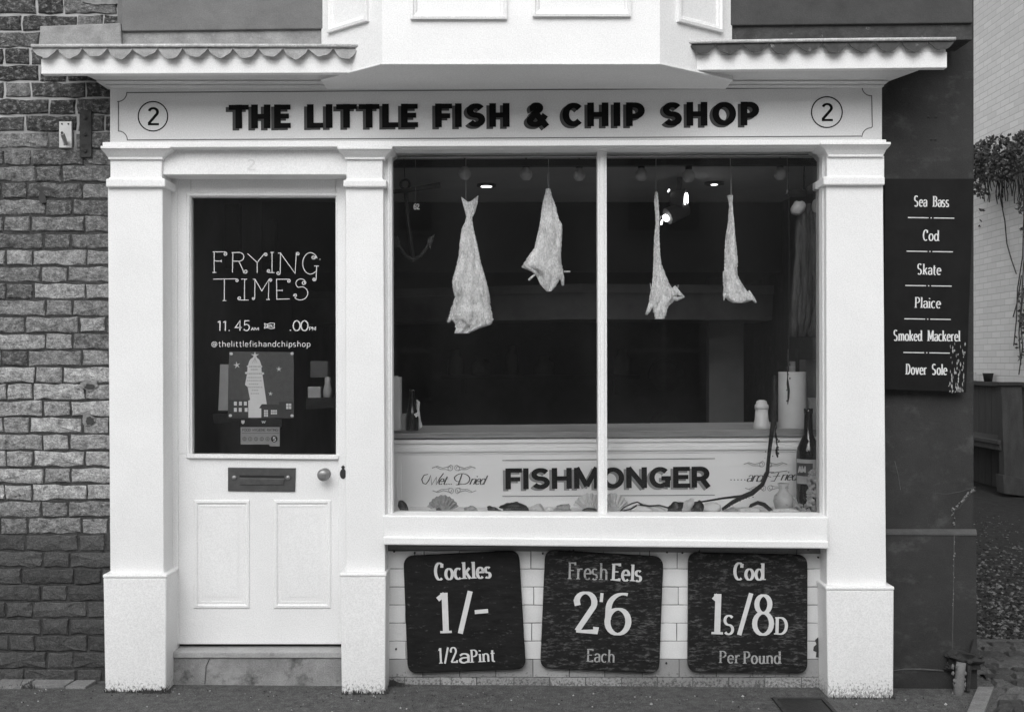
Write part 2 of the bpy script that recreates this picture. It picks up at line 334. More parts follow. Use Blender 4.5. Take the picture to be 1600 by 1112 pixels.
speckle(mat("dried_fish", .86, .22, 28, .8, .9, 55, .25, (1, 1, .45), fine=.25), .52, .66, .26, 34, None, None, (1, 1, .25), .75); mat("string", .35, .2, 40, .8)
mat("lamp_glass", .42, .15, 20, .35); mat("iron", .018, .3, 30, .6, .3, 60); mat("net", .07, .5, 40, .9, .6, 60, .2, (1, 1, .2))
speckle(mat("kelp", .014, .4, 40, .6, .8, 70), .62, .72, .12, 60); mat("paper_white", .66, .05, 10, .8); mat("ceramic_white", .72, .03, 10, .3, spec=.5)
mat("bottle_glass", .010, .2, 10, .12, spec=.6); mat("bottle_label", .38, .1, 20, .6); mat("label_ink", .06, .2, 20, .6)
mat("shell", .58, .2, 60, .6, .3, 60); mat("shell_grey", .34, .3, 60, .6, .3, 60); mat("mussel", .02, .4, 50, .35, .2, 60); mat("pebble", .70, .1, 30, .6, .1, 60)
speckle(mat("jar_ceramic", .48, .1, 20, .35), .58, .66, .15, 45)
mat("poster_ink", .085, .18, 40, .6); mat("poster_white", .70, .04, 20, .6); mat("poster_dark", .05, .15, 30, .6); mat("poster_text", .42, .1, 30, .6)
speckle(MATS["poster_ink"], .70, .76, .4, 260)
mat("sticker_black", .008, .2, 20, .5); mat("sticker_grey", .30, .06, 20, .5); mat("sticker_ink", .07, .1, 20, .5)
mat("leaf", .045, .5, 9, .6, 0, 50, .4); mat("stem", .05, .4, 20, .9); mat("weed", .06, .4, 40, .8)
mat("bench_wood", .05, .3, 16, .75, .3, 30, .3, (1, 4, .25), fine=.15); mat("pot", .025, .3, 20, .6)
mat("opposite_render", .42, .15, 3, .8); mat("opposite_trim", .36, .1, 5, .6); mat("opposite_pane", .16, .2, 3, .4)
mat("galvanised", .45, .15, 25, .45, .1, 60, metallic=.3); mat("rusty_iron", .035, .45, 30, .8, .6, 60)
mat("drain_iron", .028, .3, 40, .6, .4, 120)
g = bpy.data.materials.new("window_glass"); g.use_nodes = True; MATS["window_glass"] = g
n = g.node_tree.nodes; l = g.node_tree.links; n.clear()
o_ = n.new("ShaderNodeOutputMaterial"); mx = n.new("ShaderNodeMixShader"); tr = n.new("ShaderNodeBsdfTransparent"); gl = n.new("ShaderNodeBsdfGlossy"); fr = n.new("ShaderNodeFresnel")
fr.inputs[0].default_value = 1.42; gl.inputs["Roughness"].default_value = 0.015; tr.inputs[0].default_value = (1, 1, 1, 1)
l.new(fr.outputs[0], mx.inputs[0]); l.new(tr.outputs[0], mx.inputs[1]); l.new(gl.outputs[0], mx.inputs[2]); df = n.new("ShaderNodeBsdfDiffuse"); df.inputs[0].default_value = (.8, .8, .8, 1); m2 = n.new("ShaderNodeMixShader"); tcg = n.new("ShaderNodeTexCoord"); mpg = n.new("ShaderNodeMapping"); mpg.inputs["Scale"].default_value = (1, 1, .45); mpg.inputs["Rotation"].default_value = (0, .5, 0)
l.new(tcg.outputs["Object"], mpg.inputs[0]); ng = n.new("ShaderNodeTexNoise"); ng.inputs["Scale"].default_value = 2.6; ng.inputs["Detail"].default_value = 6; ng.inputs["Distortion"].default_value = .6; l.new(mpg.outputs[0], ng.inputs[0])
rg = n.new("ShaderNodeMapRange"); rg.inputs[1].default_value = .35; rg.inputs[2].default_value = .72; rg.inputs[3].default_value = .001; rg.inputs[4].default_value = .0055; l.new(ng.outputs["Fac"], rg.inputs[0])  # patchy haze painted into the glass to lift its blacks
l.new(rg.outputs[0], m2.inputs[0]); l.new(mx.outputs[0], m2.inputs[1]); l.new(df.outputs[0], m2.inputs[2]); l.new(m2.outputs[0], o_.inputs[0])
e = bpy.data.materials.new("lamp_light"); e.use_nodes = True; MATS["lamp_light"] = e
e.node_tree.nodes["Principled BSDF"].inputs["Emission Color"].default_value = (1, 1, 1, 1); e.node_tree.nodes["Principled BSDF"].inputs["Emission Strength"].default_value = 3.0
# mortar of the old wall: repointed pale at the top of the wall, dark below
def z_mortar():
    m = mat("wall_mortar", .055, .3, 25, .95, .5, 60, .2, fine=.2)
    n = m.node_tree.nodes; l = m.node_tree.links; b = n["Principled BSDF"]; src = b.inputs["Base Color"].links[0].from_socket
    g_ = n.new("ShaderNodeNewGeometry"); sx = n.new("ShaderNodeSeparateXYZ"); l.new(g_.outputs["Position"], sx.inputs[0])
    nz = n.new("ShaderNodeTexNoise"); nz.inputs["Scale"].default_value = 5; l.new(g_.outputs["Position"], nz.inputs[0])
    a = n.new("ShaderNodeMath"); a.operation = 'MULTIPLY_ADD'; a.inputs[1].default_value = .9; l.new(nz.outputs["Fac"], a.inputs[0]); l.new(sx.outputs[2], a.inputs[2])
    mr = n.new("ShaderNodeMapRange"); mr.inputs[1].default_value = 2.75; mr.inputs[2].default_value = 3.1; l.new(a.outputs[0], mr.inputs[0])
    mx = n.new("ShaderNodeMix"); mx.data_type = 'RGBA'; l.new(mr.outputs[0], mx.inputs["Factor"]); l.new(src, mx.inputs["A"]); mx.inputs["B"].default_value = (.4, .4, .4, 1)
    l.new(mx.outputs["Result"], b.inputs["Base Color"])
z_mortar()
def white_brick():
    m = MATS["white_brick"]; n = m.node_tree.nodes; l = m.node_tree.links; b = n["Principled BSDF"]
    tc = n.new("ShaderNodeTexCoord"); mp = n.new("ShaderNodeMapping"); mp.inputs["Rotation"].default_value = (R(90), 0, R(90))
    cx = n.new("ShaderNodeCombineXYZ"); sx = n.new("ShaderNodeSeparateXYZ"); l.new(tc.outputs["Object"], sx.inputs[0])
    ad = n.new("ShaderNodeMath"); l.new(sx.outputs[0], ad.inputs[0]); l.new(sx.outputs[1], ad.inputs[1]); l.new(ad.outputs[0], cx.inputs[0]); l.new(sx.outputs[2], cx.inputs[1])
    br = n.new("ShaderNodeTexBrick"); br.inputs["Scale"].default_value = 1.0; br.inputs["Brick Width"].default_value = .225; br.inputs["Row Height"].default_value = .075
    br.inputs["Mortar Size"].default_value = .007; br.inputs["Mortar Smooth"].default_value = .5; br.inputs["Color1"].default_value = (.70, .70, .70, 1); br.inputs["Color2"].default_value = (.80, .80, .80, 1); br.inputs["Mortar"].default_value = (.60, .60, .60, 1)
    l.new(cx.outputs[0], br.inputs[0]); l.new(br.outputs["Color"], b.inputs["Base Color"])
    bp = n.new("ShaderNodeBump"); bp.inputs["Strength"].default_value = .5; bp.inputs["Distance"].default_value = .006; bp.invert = True
    l.new(br.outputs["Fac"], bp.inputs["Height"]); l.new(bp.outputs[0], b.inputs["Normal"])
white_brick()

# ------------------------------------------------------------------ brick laying
def lay(mb, u0, u1, v0, v1, ch, pattern, gap, fn, colfn, jit=0.0015, off0=0.0, bulge=0.003, edge=0.004, depth=0.03):
    """courses of pieces in (u,v); fn(u,v,h) -> world, h>0 stands out of the bed; pattern(row) -> list of lengths, start offset"""
    rows = int(round((v1 - v0) / ch))
    for r in range(rows):
        lens, off = pattern(r); u = u0 - off; i = 0; va, vb = v0 + r * ch + gap / 2, v0 + (r + 1) * ch - gap / 2
        while u < u1:
            L = lens[i % len(lens)] * (1 + random.uniform(-.03, .03)); a, b = max(u, u0) + gap / 2, min(u + L, u1) - gap / 2; u += L; i += 1
            if b - a < 0.012: continue
            h = random.uniform(-.002, .002) if jit else 0
            ns = max(2, int((b - a) / 0.04)); per = []
            for k in range(ns): per.append((a + (b - a) * k / ns, va))
            per += [(b, va), (b, (va + vb) / 2), (b, vb)]
            for k in range(1, ns): per.append((b - (b - a) * k / ns, vb))
            per += [(a, vb), (a, (va + vb) / 2)]
            J = lambda: random.uniform(-jit, jit); o1 = []; o2 = []; o3 = []
            cu, cv = (a + b) / 2, (va + vb) / 2
            for pu, pv in per:
                ju, jv = pu + J(), pv + J() * 1.3
                du, dv = (1 if cu > pu else -1), (1 if cv > pv else -1)
                o1.append(fn(ju + du * edge, jv + dv * edge, h + J())); o2.append(fn(ju, jv, h - edge)); o3.append(fn(ju, jv, -depth))
            m = len(per); c = colfn(cu, cv)
            vs = o1 + o2 + o3 + [fn(cu, cv, h + bulge * random.random())]
            fs = [[k, (k + 1) % m, 3 * m] for k in range(m)] + [[k, k + m, (k + 1) % m + m, (k + 1) % m] for k in range(m)] + [[k + m, k + 2 * m, (k + 1) % m + 2 * m, (k + 1) % m + m] for k in range(m)]
            mb.add(vs, fs, c)

# ------------------------------------------------------------------ the setting
def ground_sheet(name, pts, m, dz=0.0):
    mb = MB(); mb.add([(x, y, GZ(x) + dz) for x, y in pts], [list(range(len(pts)))]); return struct(mb.build(name, m))
mb = MB(); xs = [-40 + 4 * i for i in range(21)]
mb.add([(x, y, GZ(x) if abs(x) < 12 else GZ(12 if x > 0 else -12)) for x in xs for y in (-.62, 0.9)], [[2 * i, 2 * i + 2, 2 * i + 3, 2 * i + 1] for i in range(20)])
struct(mb.build("pavement", "asphalt"))
mb = MB(); mb.add([(x, y, (GZ(x) if abs(x) < 12 else GZ(12 if x > 0 else -12)) - .012) for x in xs for y in (-40, -.6)], [[2 * i, 2 * i + 2, 2 * i + 3, 2 * i + 1] for i in range(20)])
struct(mb.build("bounce_road", "bounce_paving"))  # unseen road, made pale to bounce light up onto the front
mb = MB(); mb.add([(x, y, GZ(min(x, 12)) - 0.02) for x in (2, 40) for y in (.85, 40)] , [[0, 2, 3, 1]]); mb.add([(-40, .9, -.3), (2, .9, -.3), (2, 40, -.3), (-40, 40, -.3)], [[0, 1, 2, 3]])
struct(mb.build("ground", "gravel_bed"))
mb = MB()
lay(mb, 1.93, 6.2, -.40, .82, .095, lambda r: ([.16, .13, .17, .12, .15], (r * .073) % .15), .012,
    lambda u, v, h: Vector((u + .58 * min(v + .32, .36) * max(0, 1 - (u - 1.9) / 1.5), v, GZ(u) + .010 + h)), lambda u, v: random.uniform(.045, .10), jit=.008, bulge=.012, edge=.012)
struct(mb.build("paving", "sett"))
mb = MB(); kp_ = [(1.835, -.32), (1.905, -.32), (2.105, .03), (2.035, .03)]
mb.add([(x, y, GZ(2) + .016) for x, y in kp_] + [(x, y, -.05) for x, y in kp_], [[0, 1, 2, 3], [0, 1, 5, 4], [1, 2, 6, 5], [2, 3, 7, 6], [3, 0, 4, 7]])
struct(mb.build("kerb", "kerb_stone"))
# loose stones and leaf litter of the yard
mb = MB()
for i in range(26000):
    y = .86 + 12 * random.random() ** 1.35; xa = 2.06; xb = min(6.0, 2.3 + y * .47 + .35); x = random.uniform(xa, xb)
    r = random.uniform(.008, .022); z = GZ(x) - .02 + r * .3; q = random.uniform(0, 3.1); t = random.uniform(.4, 1.0)
    a, b = Vector((math.cos(q), math.sin(q), random.uniform(-.5, .5))) * r, Vector((-math.sin(q), math.cos(q), random.uniform(-.5, .5))) * r * t
    c = Vector((x, y, z)); up = Vector((0, 0, r * .6))
    mb.add([c + a, c + b, c - a, c - b, c + up, c - up], [(0, 1, 4), (1, 2, 4), (2, 3, 4), (3, 0, 4), (1, 0, 5), (2, 1, 5), (3, 2, 5), (0, 3, 5)], random.choice([.012, .02, .035, .05, .08, .15]))
struct(mb.build("gravel", "gravel", merge=False), "stuff")
# pale broken edging at the foot of the brick wall
mb = MB(); x = -3.2
while x < -1.86:
    L = random.uniform(.07, .2); zz = GZ(x)
    a, b = x + .004, min(x + L - .004, -1.83); fy = -.055 + random.uniform(-.018, .012)
    if b > a + .02: mb.add([(a, fy, zz - .05), (b, fy, zz - .05), (b + .015, .03, zz - .05), (a + .015, .03, zz - .05), (a, fy, zz + .012), (b, fy, zz + .01), (b + .015, .03, zz + .016), (a + .015, .03, zz + .016)],
           [(4, 5, 6, 7), (0, 1, 5, 4), (1, 2, 6, 5), (3, 0, 4, 7), (2, 3, 7, 6)])
    x += L
struct(mb.build("pavement_edging", "kerb_stone", bevel=.004))

# ------------------------------------------------------------------ neighbour's brick wall
YB = 0.06
bw = thing("brick_wall", "old weathered brick wall with dark base beside the shop's door", "wall", (-2.2, YB, 0))
def flem(r): return ([.235, .118], .12 + (0 if r % 2 else .177) + (.02 if r % 3 == 0 else 0))
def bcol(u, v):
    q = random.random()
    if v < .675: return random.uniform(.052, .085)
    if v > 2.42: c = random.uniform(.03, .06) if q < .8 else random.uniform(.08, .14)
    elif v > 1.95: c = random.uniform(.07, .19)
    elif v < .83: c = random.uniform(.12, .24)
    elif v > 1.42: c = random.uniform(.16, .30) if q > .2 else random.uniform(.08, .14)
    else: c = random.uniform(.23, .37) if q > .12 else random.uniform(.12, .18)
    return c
fb = lambda u, v, h: Vector((u, YB - h, v)); zb_ = GZ(-2) - .02
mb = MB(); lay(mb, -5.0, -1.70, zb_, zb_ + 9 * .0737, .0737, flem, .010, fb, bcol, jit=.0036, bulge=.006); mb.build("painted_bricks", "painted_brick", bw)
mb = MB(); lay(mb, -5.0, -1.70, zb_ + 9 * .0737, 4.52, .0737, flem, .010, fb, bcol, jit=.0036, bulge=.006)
speckle(MATS["brick"], .50, .64, .40, 46, None, None, (1, 1, 1.5), .5); speckle(MATS["brick"], .55, .66, .035, 26, None, None, (1, 1, 1.5), .7)
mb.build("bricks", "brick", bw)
mb = MB(); mb.wbox(-5.0, -1.70, YB + .007, YB + .4, -.3, 4.5); mb.build("mortar", "wall_mortar", bw)
def blotch(mb, px, py, rx, ry, yf, yb, seed, n=22, wob=.35):
    pts = []
    for k in range(n):
        a = 2 * math.pi * k / n; q = 1 + wob * noise.noise(Vector((math.cos(a) * 1.8, math.sin(a) * 1.8, seed)))
        pts.append((px + rx * q * math.cos(a), py + ry * q * math.sin(a)))
    mb.prism(pts, yf, yb)
for i, (px, py, rx, ry, m) in enumerate([(140, 602, 15, 8, "bare_plaster"), (138, 655, 10, 11, "bare_plaster"), (66, 309, 6, 10, "mortar_dark"), (68, 295, 12, 3.5, "mortar_dark"), (158, 3, 28, 4, "bare_plaster"), (140, 604, 8, 4, "mortar_dark"), (140, 657, 6, 6, "mortar_dark")]):
    mb = MB(); blotch(mb, px, py, rx, ry, YB - .006 - (.003 if i > 4 else 0), YB + .01, i * 5.3, n=40, wob=.45); mb.build("cement_patch" if m == "bare_plaster" else "broken_hole", m, bw)

# metal bracket and iron plate on the brick wall
t = thing("flag_bracket", "pale metal bracket plate with short tube screwed to the brick wall", "bracket", P(102, 232, YB))
MB().box(92, 190, 112, 231, YB - .012, YB + .0).build("back_plate", "galvanised", t, bevel=.002)
mb = MB(); a, b = P(103, 224, YB - .012), P(97, 208, YB - .09); mb.tube([a, b], .009, 12); mb.build("tube", "galvanised", t, smooth=False)
mb = MB(); d = (b - a).normalized(); mb.tube([b + d * .0005, b + d * .003], .0062, 12); mb.build("tube_hole", "mortar_dark", t)
for px, py in ((97, 194), (107, 194), (101, 226)):
    mb = MB(); mb.lathe(P(px, py, YB - .012), [(.0035, 0), (.0035, .003), (.001, .004)], 10, 'y'); mb.build("screw", "black_metal", t)
t = thing("iron_plate", "dark rusty iron strap set upright in the brick wall", "iron strap", P(133, 246, YB))
MB().box(124, 172, 143, 246, YB - .010, YB + .0).build("strap", "rusty_iron", t, bevel=.003)
for py in (184, 210, 236):
    mb = MB(); mb.lathe(P(133, py, YB - .010), [(.009, 0), (.008, .006), (.003, .008)], 10, 'y'); mb.build("bolt", "rusty_iron", t)

# ------------------------------------------------------------------ the shop building
shop = thing("shop_building", "white painted old shopfront with door, display window and overhanging bay", "shop building", (0, 0, 0))
YP = -0.05
def pilaster(x0, x1, cap, neck, ring, plinth, yb):
    mb = MB(); mb.prism([(x0[0], ring[3]), (x1[0], ring[3]), (x1[1], plinth[2]), (x0[1], plinth[2])], YP, .11)
    mb.prism([(neck[0], cap[3] - 2), (neck[1], cap[3] - 2), (neck[1], ring[2] + 2), (neck[0], ring[2] + 2)], YP - .004, .10)
    p = mb.build("pilaster", "white_paint", shop, bevel=.004)
    mb = MB(); mb.box(ring[0], ring[2], ring[1], ring[3], YP - .022, .1); mb.box(ring[0] + 4, ring[2] - 2, ring[1] - 4, ring[2] + 2, YP - .012, .09); mb.build("collar", "white_paint", p, bevel=.006)
    c0, c1, ct, cb = cap; mb = MB(); mb.box(c0, ct, c1, ct + 4, YP - .052, .1)
    vs = []; prof = [(0, ct + 4, .047), (2, ct + 7, .040), (7, ct + 12, .026), (11, cb - 3, .012), (12, cb - 3, .016), (12, cb, .016)]
    for o, py, h in prof: vs += [P(c0 + o, py, YP - h), P(c1 - o, py, YP - h), Vector((P(c1 - o, py, YP - h).x, .1, P(0, py, YP - h).z)), Vector((P(c0 + o, py, YP - h).x, .1, P(0, py, YP - h).z))]
    m = len(prof); mb.add(vs, [[i * 4 + k, i * 4 + (k + 1) % 4, (i + 1) * 4 + (k + 1) % 4, (i + 1) * 4 + k] for i in range(m - 1) for k in range(4)] + [[0, 1, 2, 3], [4 * m - 4, 4 * m - 3, 4 * m - 2, 4 * m - 1]])
    mb.build("capital", "white_paint", p, bevel=.0015)
    a0, a1, pt, pb = plinth; mb = MB(); mb.prism([(a0, pt + 6), (a1, pt + 6), (a1 - 1, pb + 9), (a0 + 3, pb + 9)], YP - .032, .11)
    mb.prism([(a0 - 1, pt + 1), (a1 + 1, pt + 1), (a1 + 1, pt + 7), (a0 - 1, pt + 7)], YP - .036, .105); mb.build("plinth", "white_plinth_paint", p, bevel=.006)
pilaster((168, 172), (254, 256), (157, 266, 228, 249), (172, 253), (165, 258, 279, 292), (161, 260, 896, 1078), 0)
pilaster((540, 540), (599, 602), (527, 613, 229, 249), (541, 598), (536, 604, 281, 292), (531, 603, 894, 1082), 0)
pilaster((1291, 1292), (1380, 1385), (1282, 1392, 222, 245), (1292, 1382), (1287, 1383, 276, 289), (1291, 1397, 915, 1090), 0)
# dark cement fillets closing pilaster backs, lintel with raised number
mb = MB(); mb.box(250, 230, 545, 273, YP + .012, .11); lint = mb.build("lintel", "white_paint", shop, bevel=.003)
mb = MB(); mb.prism([(160, 222), (1385, 218), (1385, 226), (160, 231)], YP - .040, .1); mb.prism([(160, 231.5), (1385, 226.5), (1385, 230), (160, 235)], YP - .0, .1); mb.build("string_moulding", "white_paint", shop, bevel=.003)
mb = MB(); text(mb, "2", block(.16, .14), (386, 266), (399, 266), 17, YP + .0105, 3.0, 2.4)
mb.build("number_two", "sign_paint", lint); num = MB()
o = bpy.data.objects["number_two"]; md = o.modifiers.new("solid", 'SOLIDIFY'); md.thickness = .0015

# doorway reveals, door
YD = 0.08
mb = MB(); mb.prism([(262, 268), (276, 268), (279, 1006), (268, 1006)], YD - .01, .18); mb.prism([(527, 268), (541, 268), (541, 1006), (529, 1006)], YD - .01, .18)
mb.prism([(262, 262), (546, 262), (546, 279), (262, 279)], YD - .012, .18); mb.build("door_frame", "white_paint", shop, bevel=.004)
mb = MB()
mb.prism([(274, 276), (298, 276), (300, 708.9), (274, 708.9)], YD, YD + .045); mb.prism([(524, 276), (530, 276), (532, 710.8), (525, 710.8)], YD, YD + .045)
mb.prism([(298.1, 276), (523.9, 276), (523.9, 308), (298.2, 308)], YD, YD + .045); mb.prism([(274, 709), (532, 711), (531, 1006), (274, 1006)], YD, YD + .045)
door = mb.build("door", "white_paint", shop, bevel=.003)
mb = MB(); mb.frame(291, 301, 531, 716, YD, [(0, .0), (1, .008), (4, .010), (6, .004), (6, -.012)]); mb.prism([(292, 709), (529, 711), (528, 717), (293, 715)], YD - .018, YD); mb.build("glazing_bead", "white_paint", door)
MB().box(296, 306, 527, 712, YD + .022, YD + .028).build("glass_pane", "window_glass", door)
prof = [(0, 0), (2, .006), (5, .007), (8, .001), (9, .002), (12, .002), (14, -.002), (16, -.002), (19, -.006), (19.5, -.006)]
def panel(x0, x1):
    mb = MB(); mb.frame(x0, 780, x1, 951, YD, [(a, b - .001) for a, b in prof])
    mb.flat([(x0 + 19, 799), (x1 - 19, 799), (x1 - 19, 932), (x0 + 19, 932)], YD - .0015)
    mb.frame(x0 + 19, 799, x1 - 19, 932, YD, [(0, -.006), (0, .0016)]); mb.build("panel_moulding", "white_paint", door)
panel(302, 391); panel(427, 518)
lb = MB().prism([(356, 730), (462, 731), (461, 768), (356, 767)], YD - .006, YD).build("letterbox", "brass", door, bevel=.0015)
mb = MB(); mb.prism([(374, 742), (444, 743), (444, 746), (374, 745)], YD - .0075, YD - .003); mb.build("slot", "black_metal", door)
mb = MB(); mb.prism([(374, 747), (444, 748), (443, 757), (374, 757)], YD - .010, YD - .003); mb.build("flap", "brass", door, bevel=.001)
for px in (366, 450):
    mb = MB(); mb.lathe(P(px, 746, YD - .006), [(.011, 0), (.010, .003), (.004, .006)], 12, 'y'); mb.build("letterbox_screw", "brass_light", door, smooth=True)
mb = MB(); mb.lathe(P(508, 740, YD), [(.026, 0), (.025, .004), (.012, .008), (.010, .03), (.022, .036), (.027, .048), (.024, .058), (.012, .063), (.001, .064)], 24, 'y'); mb.build("door_knob", "brass_light", door, smooth=True)
mb = MB(); pts = [(536 + 5 * math.cos(R(a)), 740 - 8 * math.sin(R(a))) for a in range(-250, 71, 20)] + [(539, 729), (536, 726.5), (533, 729)]
mb.prism(pts, YD - .012, YD - .009); mb.build("keyhole_cover", "keyhole_iron", door)
# signwriting on the door glass
YW = YD + .0205
mb = MB(); Z = lambda pts: [(280 + x / 5.854, 370 + y / 5.854) for x, y in pts]
def AR(cx, cy, rx, ry, a0, a1, n=18): return [(cx + rx * math.cos(R(a0 + (a1 - a0) * i / n)), cy - ry * math.sin(R(a0 + (a1 - a0) * i / n))) for i in range(n + 1)]
C = spiral
fry = [[(305, 137), (412, 138)] + C(420, 157, 18, 70, -1.2), [(320, 137), (320, 326)], [(303, 326), (340, 326)], [(320, 220), (385, 222)], [(385, 210), (385, 234)],
 [(480, 145), (540, 143)] + AR(545, 183, 46, 40, 90, -90) + [(490, 223)], [(491, 143), (487, 326)], [(545, 223), (584, 305)] + C(606, 316, 20, 200, 1.2),
 [(625, 153), (713, 235), (772, 163)] + C(791, 164, 16, 130, -1.2), [(713, 235), (713, 328)], [(833, 143), (866, 143)], [(849, 143), (849, 326)], [(872, 328), (820, 326)] + C(818, 311, 15, 250, -1.2),
 [(903, 150), (927, 147), (924, 310)] + C(906, 330, 19, 20, -1.2), [(927, 150), (1060, 335), (1071, 150)] + C(1084, 157, 16, 150, -1.2),
 AR(1200, 243, 70, 98, 62, 300) + [(1250, 315)], AR(1200, 243, 70, 98, 62, 30, 6) + C(1228, 187, 20, 20, -1.3), [(1233, 267), (1278, 267)], [(1258, 267), (1252, 385)] + C(1235, 388, 17, -10, -1.3), [(1286, 203), (1290, 209)],
 [(312, 387), (515, 384)] + C(526, 400, 16, 110, -1.2), [(413, 387), (413, 582)], [(397, 583), (430, 583)], [(567, 387), (620, 387)], [(598, 387), (597, 577)], [(635, 578), (552, 577)] + C(551, 561, 17, 260, -1.2),
 [(675, 388), (693, 388), (691, 552)] + C(677, 562, 14, 30, -1.2), [(693, 388), (756, 495), (820, 390), (816, 572)], [(820, 390)] + C(835, 397, 15, 140, -1.2), [(795, 573), (830, 573)],
 [(1010, 567), (893, 570), (890, 388), (990, 387)] + C(1001, 404, 17, 90, -1.2), [(890, 490), (942, 490)], [(942, 482), (942, 498)],
 AR(1112, 425, 45, 40, 20, 180) + AR(1112, 425, 45, 42, 180, 240, 6) + AR(1108, 515, 68, 62, 70, -140), C(1139, 420, 20, 30, -1.3), C(1062, 537, 17, 200, -1.3)]
for k, st in enumerate(fry): ribbon(mb, Z(st), YW, 1.25, 1.15, k % 5)
mb.build("title_lettering", "vinyl_white", door, merge=False); mb = MB()
text(mb, "11.", HAND, (339, 516.5), (362, 517), 15.5, YW, 1.7, 1.4); text(mb, "4|5", HAND, (367, 516.5), (391, 516.5), 15.5, YW, 1.7, 1.3)
text(mb, "AM", HAND, (392, 516), (405, 516), 4.6, YW, 1.0, .9); text(mb, ".00", HAND, (452, 516.5), (482, 516.5), 15.5, YW, 1.9, 1.4); text(mb, "PM", HAND, (483, 516), (494, 516), 5.5, YW, 1.0, .9)
mb.build("hours_lettering", "vinyl_white", door, merge=False); mb = MB()
text(mb, "@thelittlefishandchipshop", HAND, (330, 541.5), (485, 541.5), 9.0, YW, .95, .85, ls=.12)
mb.build("handle_lettering", "vinyl_white", door, merge=False); mb = MB()
for k, st in enumerate([[(413, 505), (417, 506.5), (423, 504.5), (429, 505)], [(413, 505), (414, 509), (413, 513)], [(429, 505), (428, 509), (429, 512.5)], [(413, 513), (417, 511.5), (423, 513.5), (429, 512.5)]]): ribbon(mb, st, YW, 1.1, 1.1, k)
text(mb, "UNTIL", HAND, (415, 511), (427, 511), 3.6, YW, .8, .7)
mb.build("until_badge", "vinyl_white", door, merge=False)

# door step
mb = MB(); mb.prism([(262, 1018), (535, 1018), (535, 1028), (262, 1028)], .012, .119); ds = mb.build("door_step", "tread_stone", shop, bevel=.005)
mb = MB(); mb.prism([(262, 1028), (535, 1028), (535, 1090), (262, 1090)], .02, .3); mb.build("riser", "step_stone", ds)
mb = MB(); mb.tube([P(328, 1028, .0185), P(322, 1040, .0185), P(320, 1068, .0185)], .0016, 5); mb.build("crack", "mortar_dark", ds)
mb = MB(); mb.prism([(298, 1079), (350, 1076), (420, 1078), (485, 1076), (488, 1088), (298, 1088)], -.018, .05); mb.build("foot_stone", "step_stone", ds, bevel=.004)
mb = MB(); mb.box(262, 1002, 535, 1016, .12, .3); mb.build("dark_door_gap", "mortar_dark", ds)  # dark block standing in for the shade of the gap under the door

# shop window
YG = 0.05
mb = MB()
mb.prism([(598, 228), (612, 231), (613.5, 806), (598, 806)], -.01, .047); mb.prism([(1285, 226), (1294, 226), (1294, 806), (1286, 806)], -.01, .047)
mb.prism([(606, 226), (1290, 222), (1290, 229), (606, 234)], -.012, .047); mb.prism([(606, 802), (1290, 805), (1290, 812), (606, 812)], -.01, .10)
win = mb.build("shop_window", "white_paint", shop, bevel=.003)
mb = MB(); mb.prism([(605, 234), (609, 234), (610, 806), (606, 806)], -.018, .0); mb.build("frame_bead", "white_paint", win, bevel=.003)
mb = MB(); mb.prism([(1287, 231), (1291, 231), (1292, 806), (1288, 806)], -.018, .0); mb.build("frame_bead", "white_paint", win, bevel=.003)
mb = MB(); mb.prism([(933.5, 231), (948, 231), (949, 806), (935, 806)], .012, .09); mb.prism([(937, 231), (944, 231), (945, 806), (938.5, 806)], .004, .02); mb.build("mullion", "white_paint", win, bevel=.003)
MB().prism([(606, 230), (936, 229), (938, 808), (606, 808)], YG, YG + .005).build("glass_pane", "window_glass", win)
MB().prism([(946, 229), (1290, 226), (1290, 808), (947, 808)], YG, YG + .005).build("glass_pane", "window_glass", win)
mb = MB()
mb.prism([(598, 805), (1294, 807), (1295, 845), (598, 838)], -.075, .08); mb.prism([(598, 838), (1295, 845), (1296, 857), (598, 851)], -.090, .06)
mb.build("window_sill", "white_paint", win, bevel=.006)
# stall riser of glazed white tiles
YS = 0.05
sr = MB(); sr.box(600, 850, 1295, 1100, YS + .0035, .3); stall = sr.build("stall_riser", "tile_mortar", shop)
mb = MB(); sc_ = (D + YS) / (D * K)
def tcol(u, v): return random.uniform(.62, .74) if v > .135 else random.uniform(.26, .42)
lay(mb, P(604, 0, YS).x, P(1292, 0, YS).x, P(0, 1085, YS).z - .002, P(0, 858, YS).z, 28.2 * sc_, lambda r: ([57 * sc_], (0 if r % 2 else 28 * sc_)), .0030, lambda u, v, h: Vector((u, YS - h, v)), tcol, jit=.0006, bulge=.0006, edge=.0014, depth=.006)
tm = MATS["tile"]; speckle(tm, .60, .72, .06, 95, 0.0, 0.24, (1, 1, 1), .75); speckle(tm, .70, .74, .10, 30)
mb.build("tiles", "tile", stall)
mb = MB(); mb.prism([(604, 852), (1291, 857), (1291, 865), (604, 858)], YS - .006, YS + .03); mb.build("cement_fillet", "grey_render", stall)
for seed, (px, py, rx, ry) in enumerate([(1284, 1010, 11, 17), (1287, 1052, 8, 16), (618, 1074, 16, 9)]):
    mb = MB(); blotch(mb, px, py, rx, ry, YS - .003, YS + .01, seed * 3.7 + 1, wob=.8); mb.build("broken_tile_patch", "mortar_dark", stall)
random.seed(21)
for px, py in ((616, 861), (648, 863), (662, 970), (619, 1013), (890, 860), (896, 859), (848, 864), (1042, 862), (1066, 863), (1092, 861), (1278, 870), (1041, 1035), (1160, 856), (1262, 858)):
    mb = MB(); mb.lathe(P(px, py, YS), [(.0045, 0), (.0045, .006), (.001, .008)], 8, 'y'); mb.build("nail", "rusty_iron", stall)

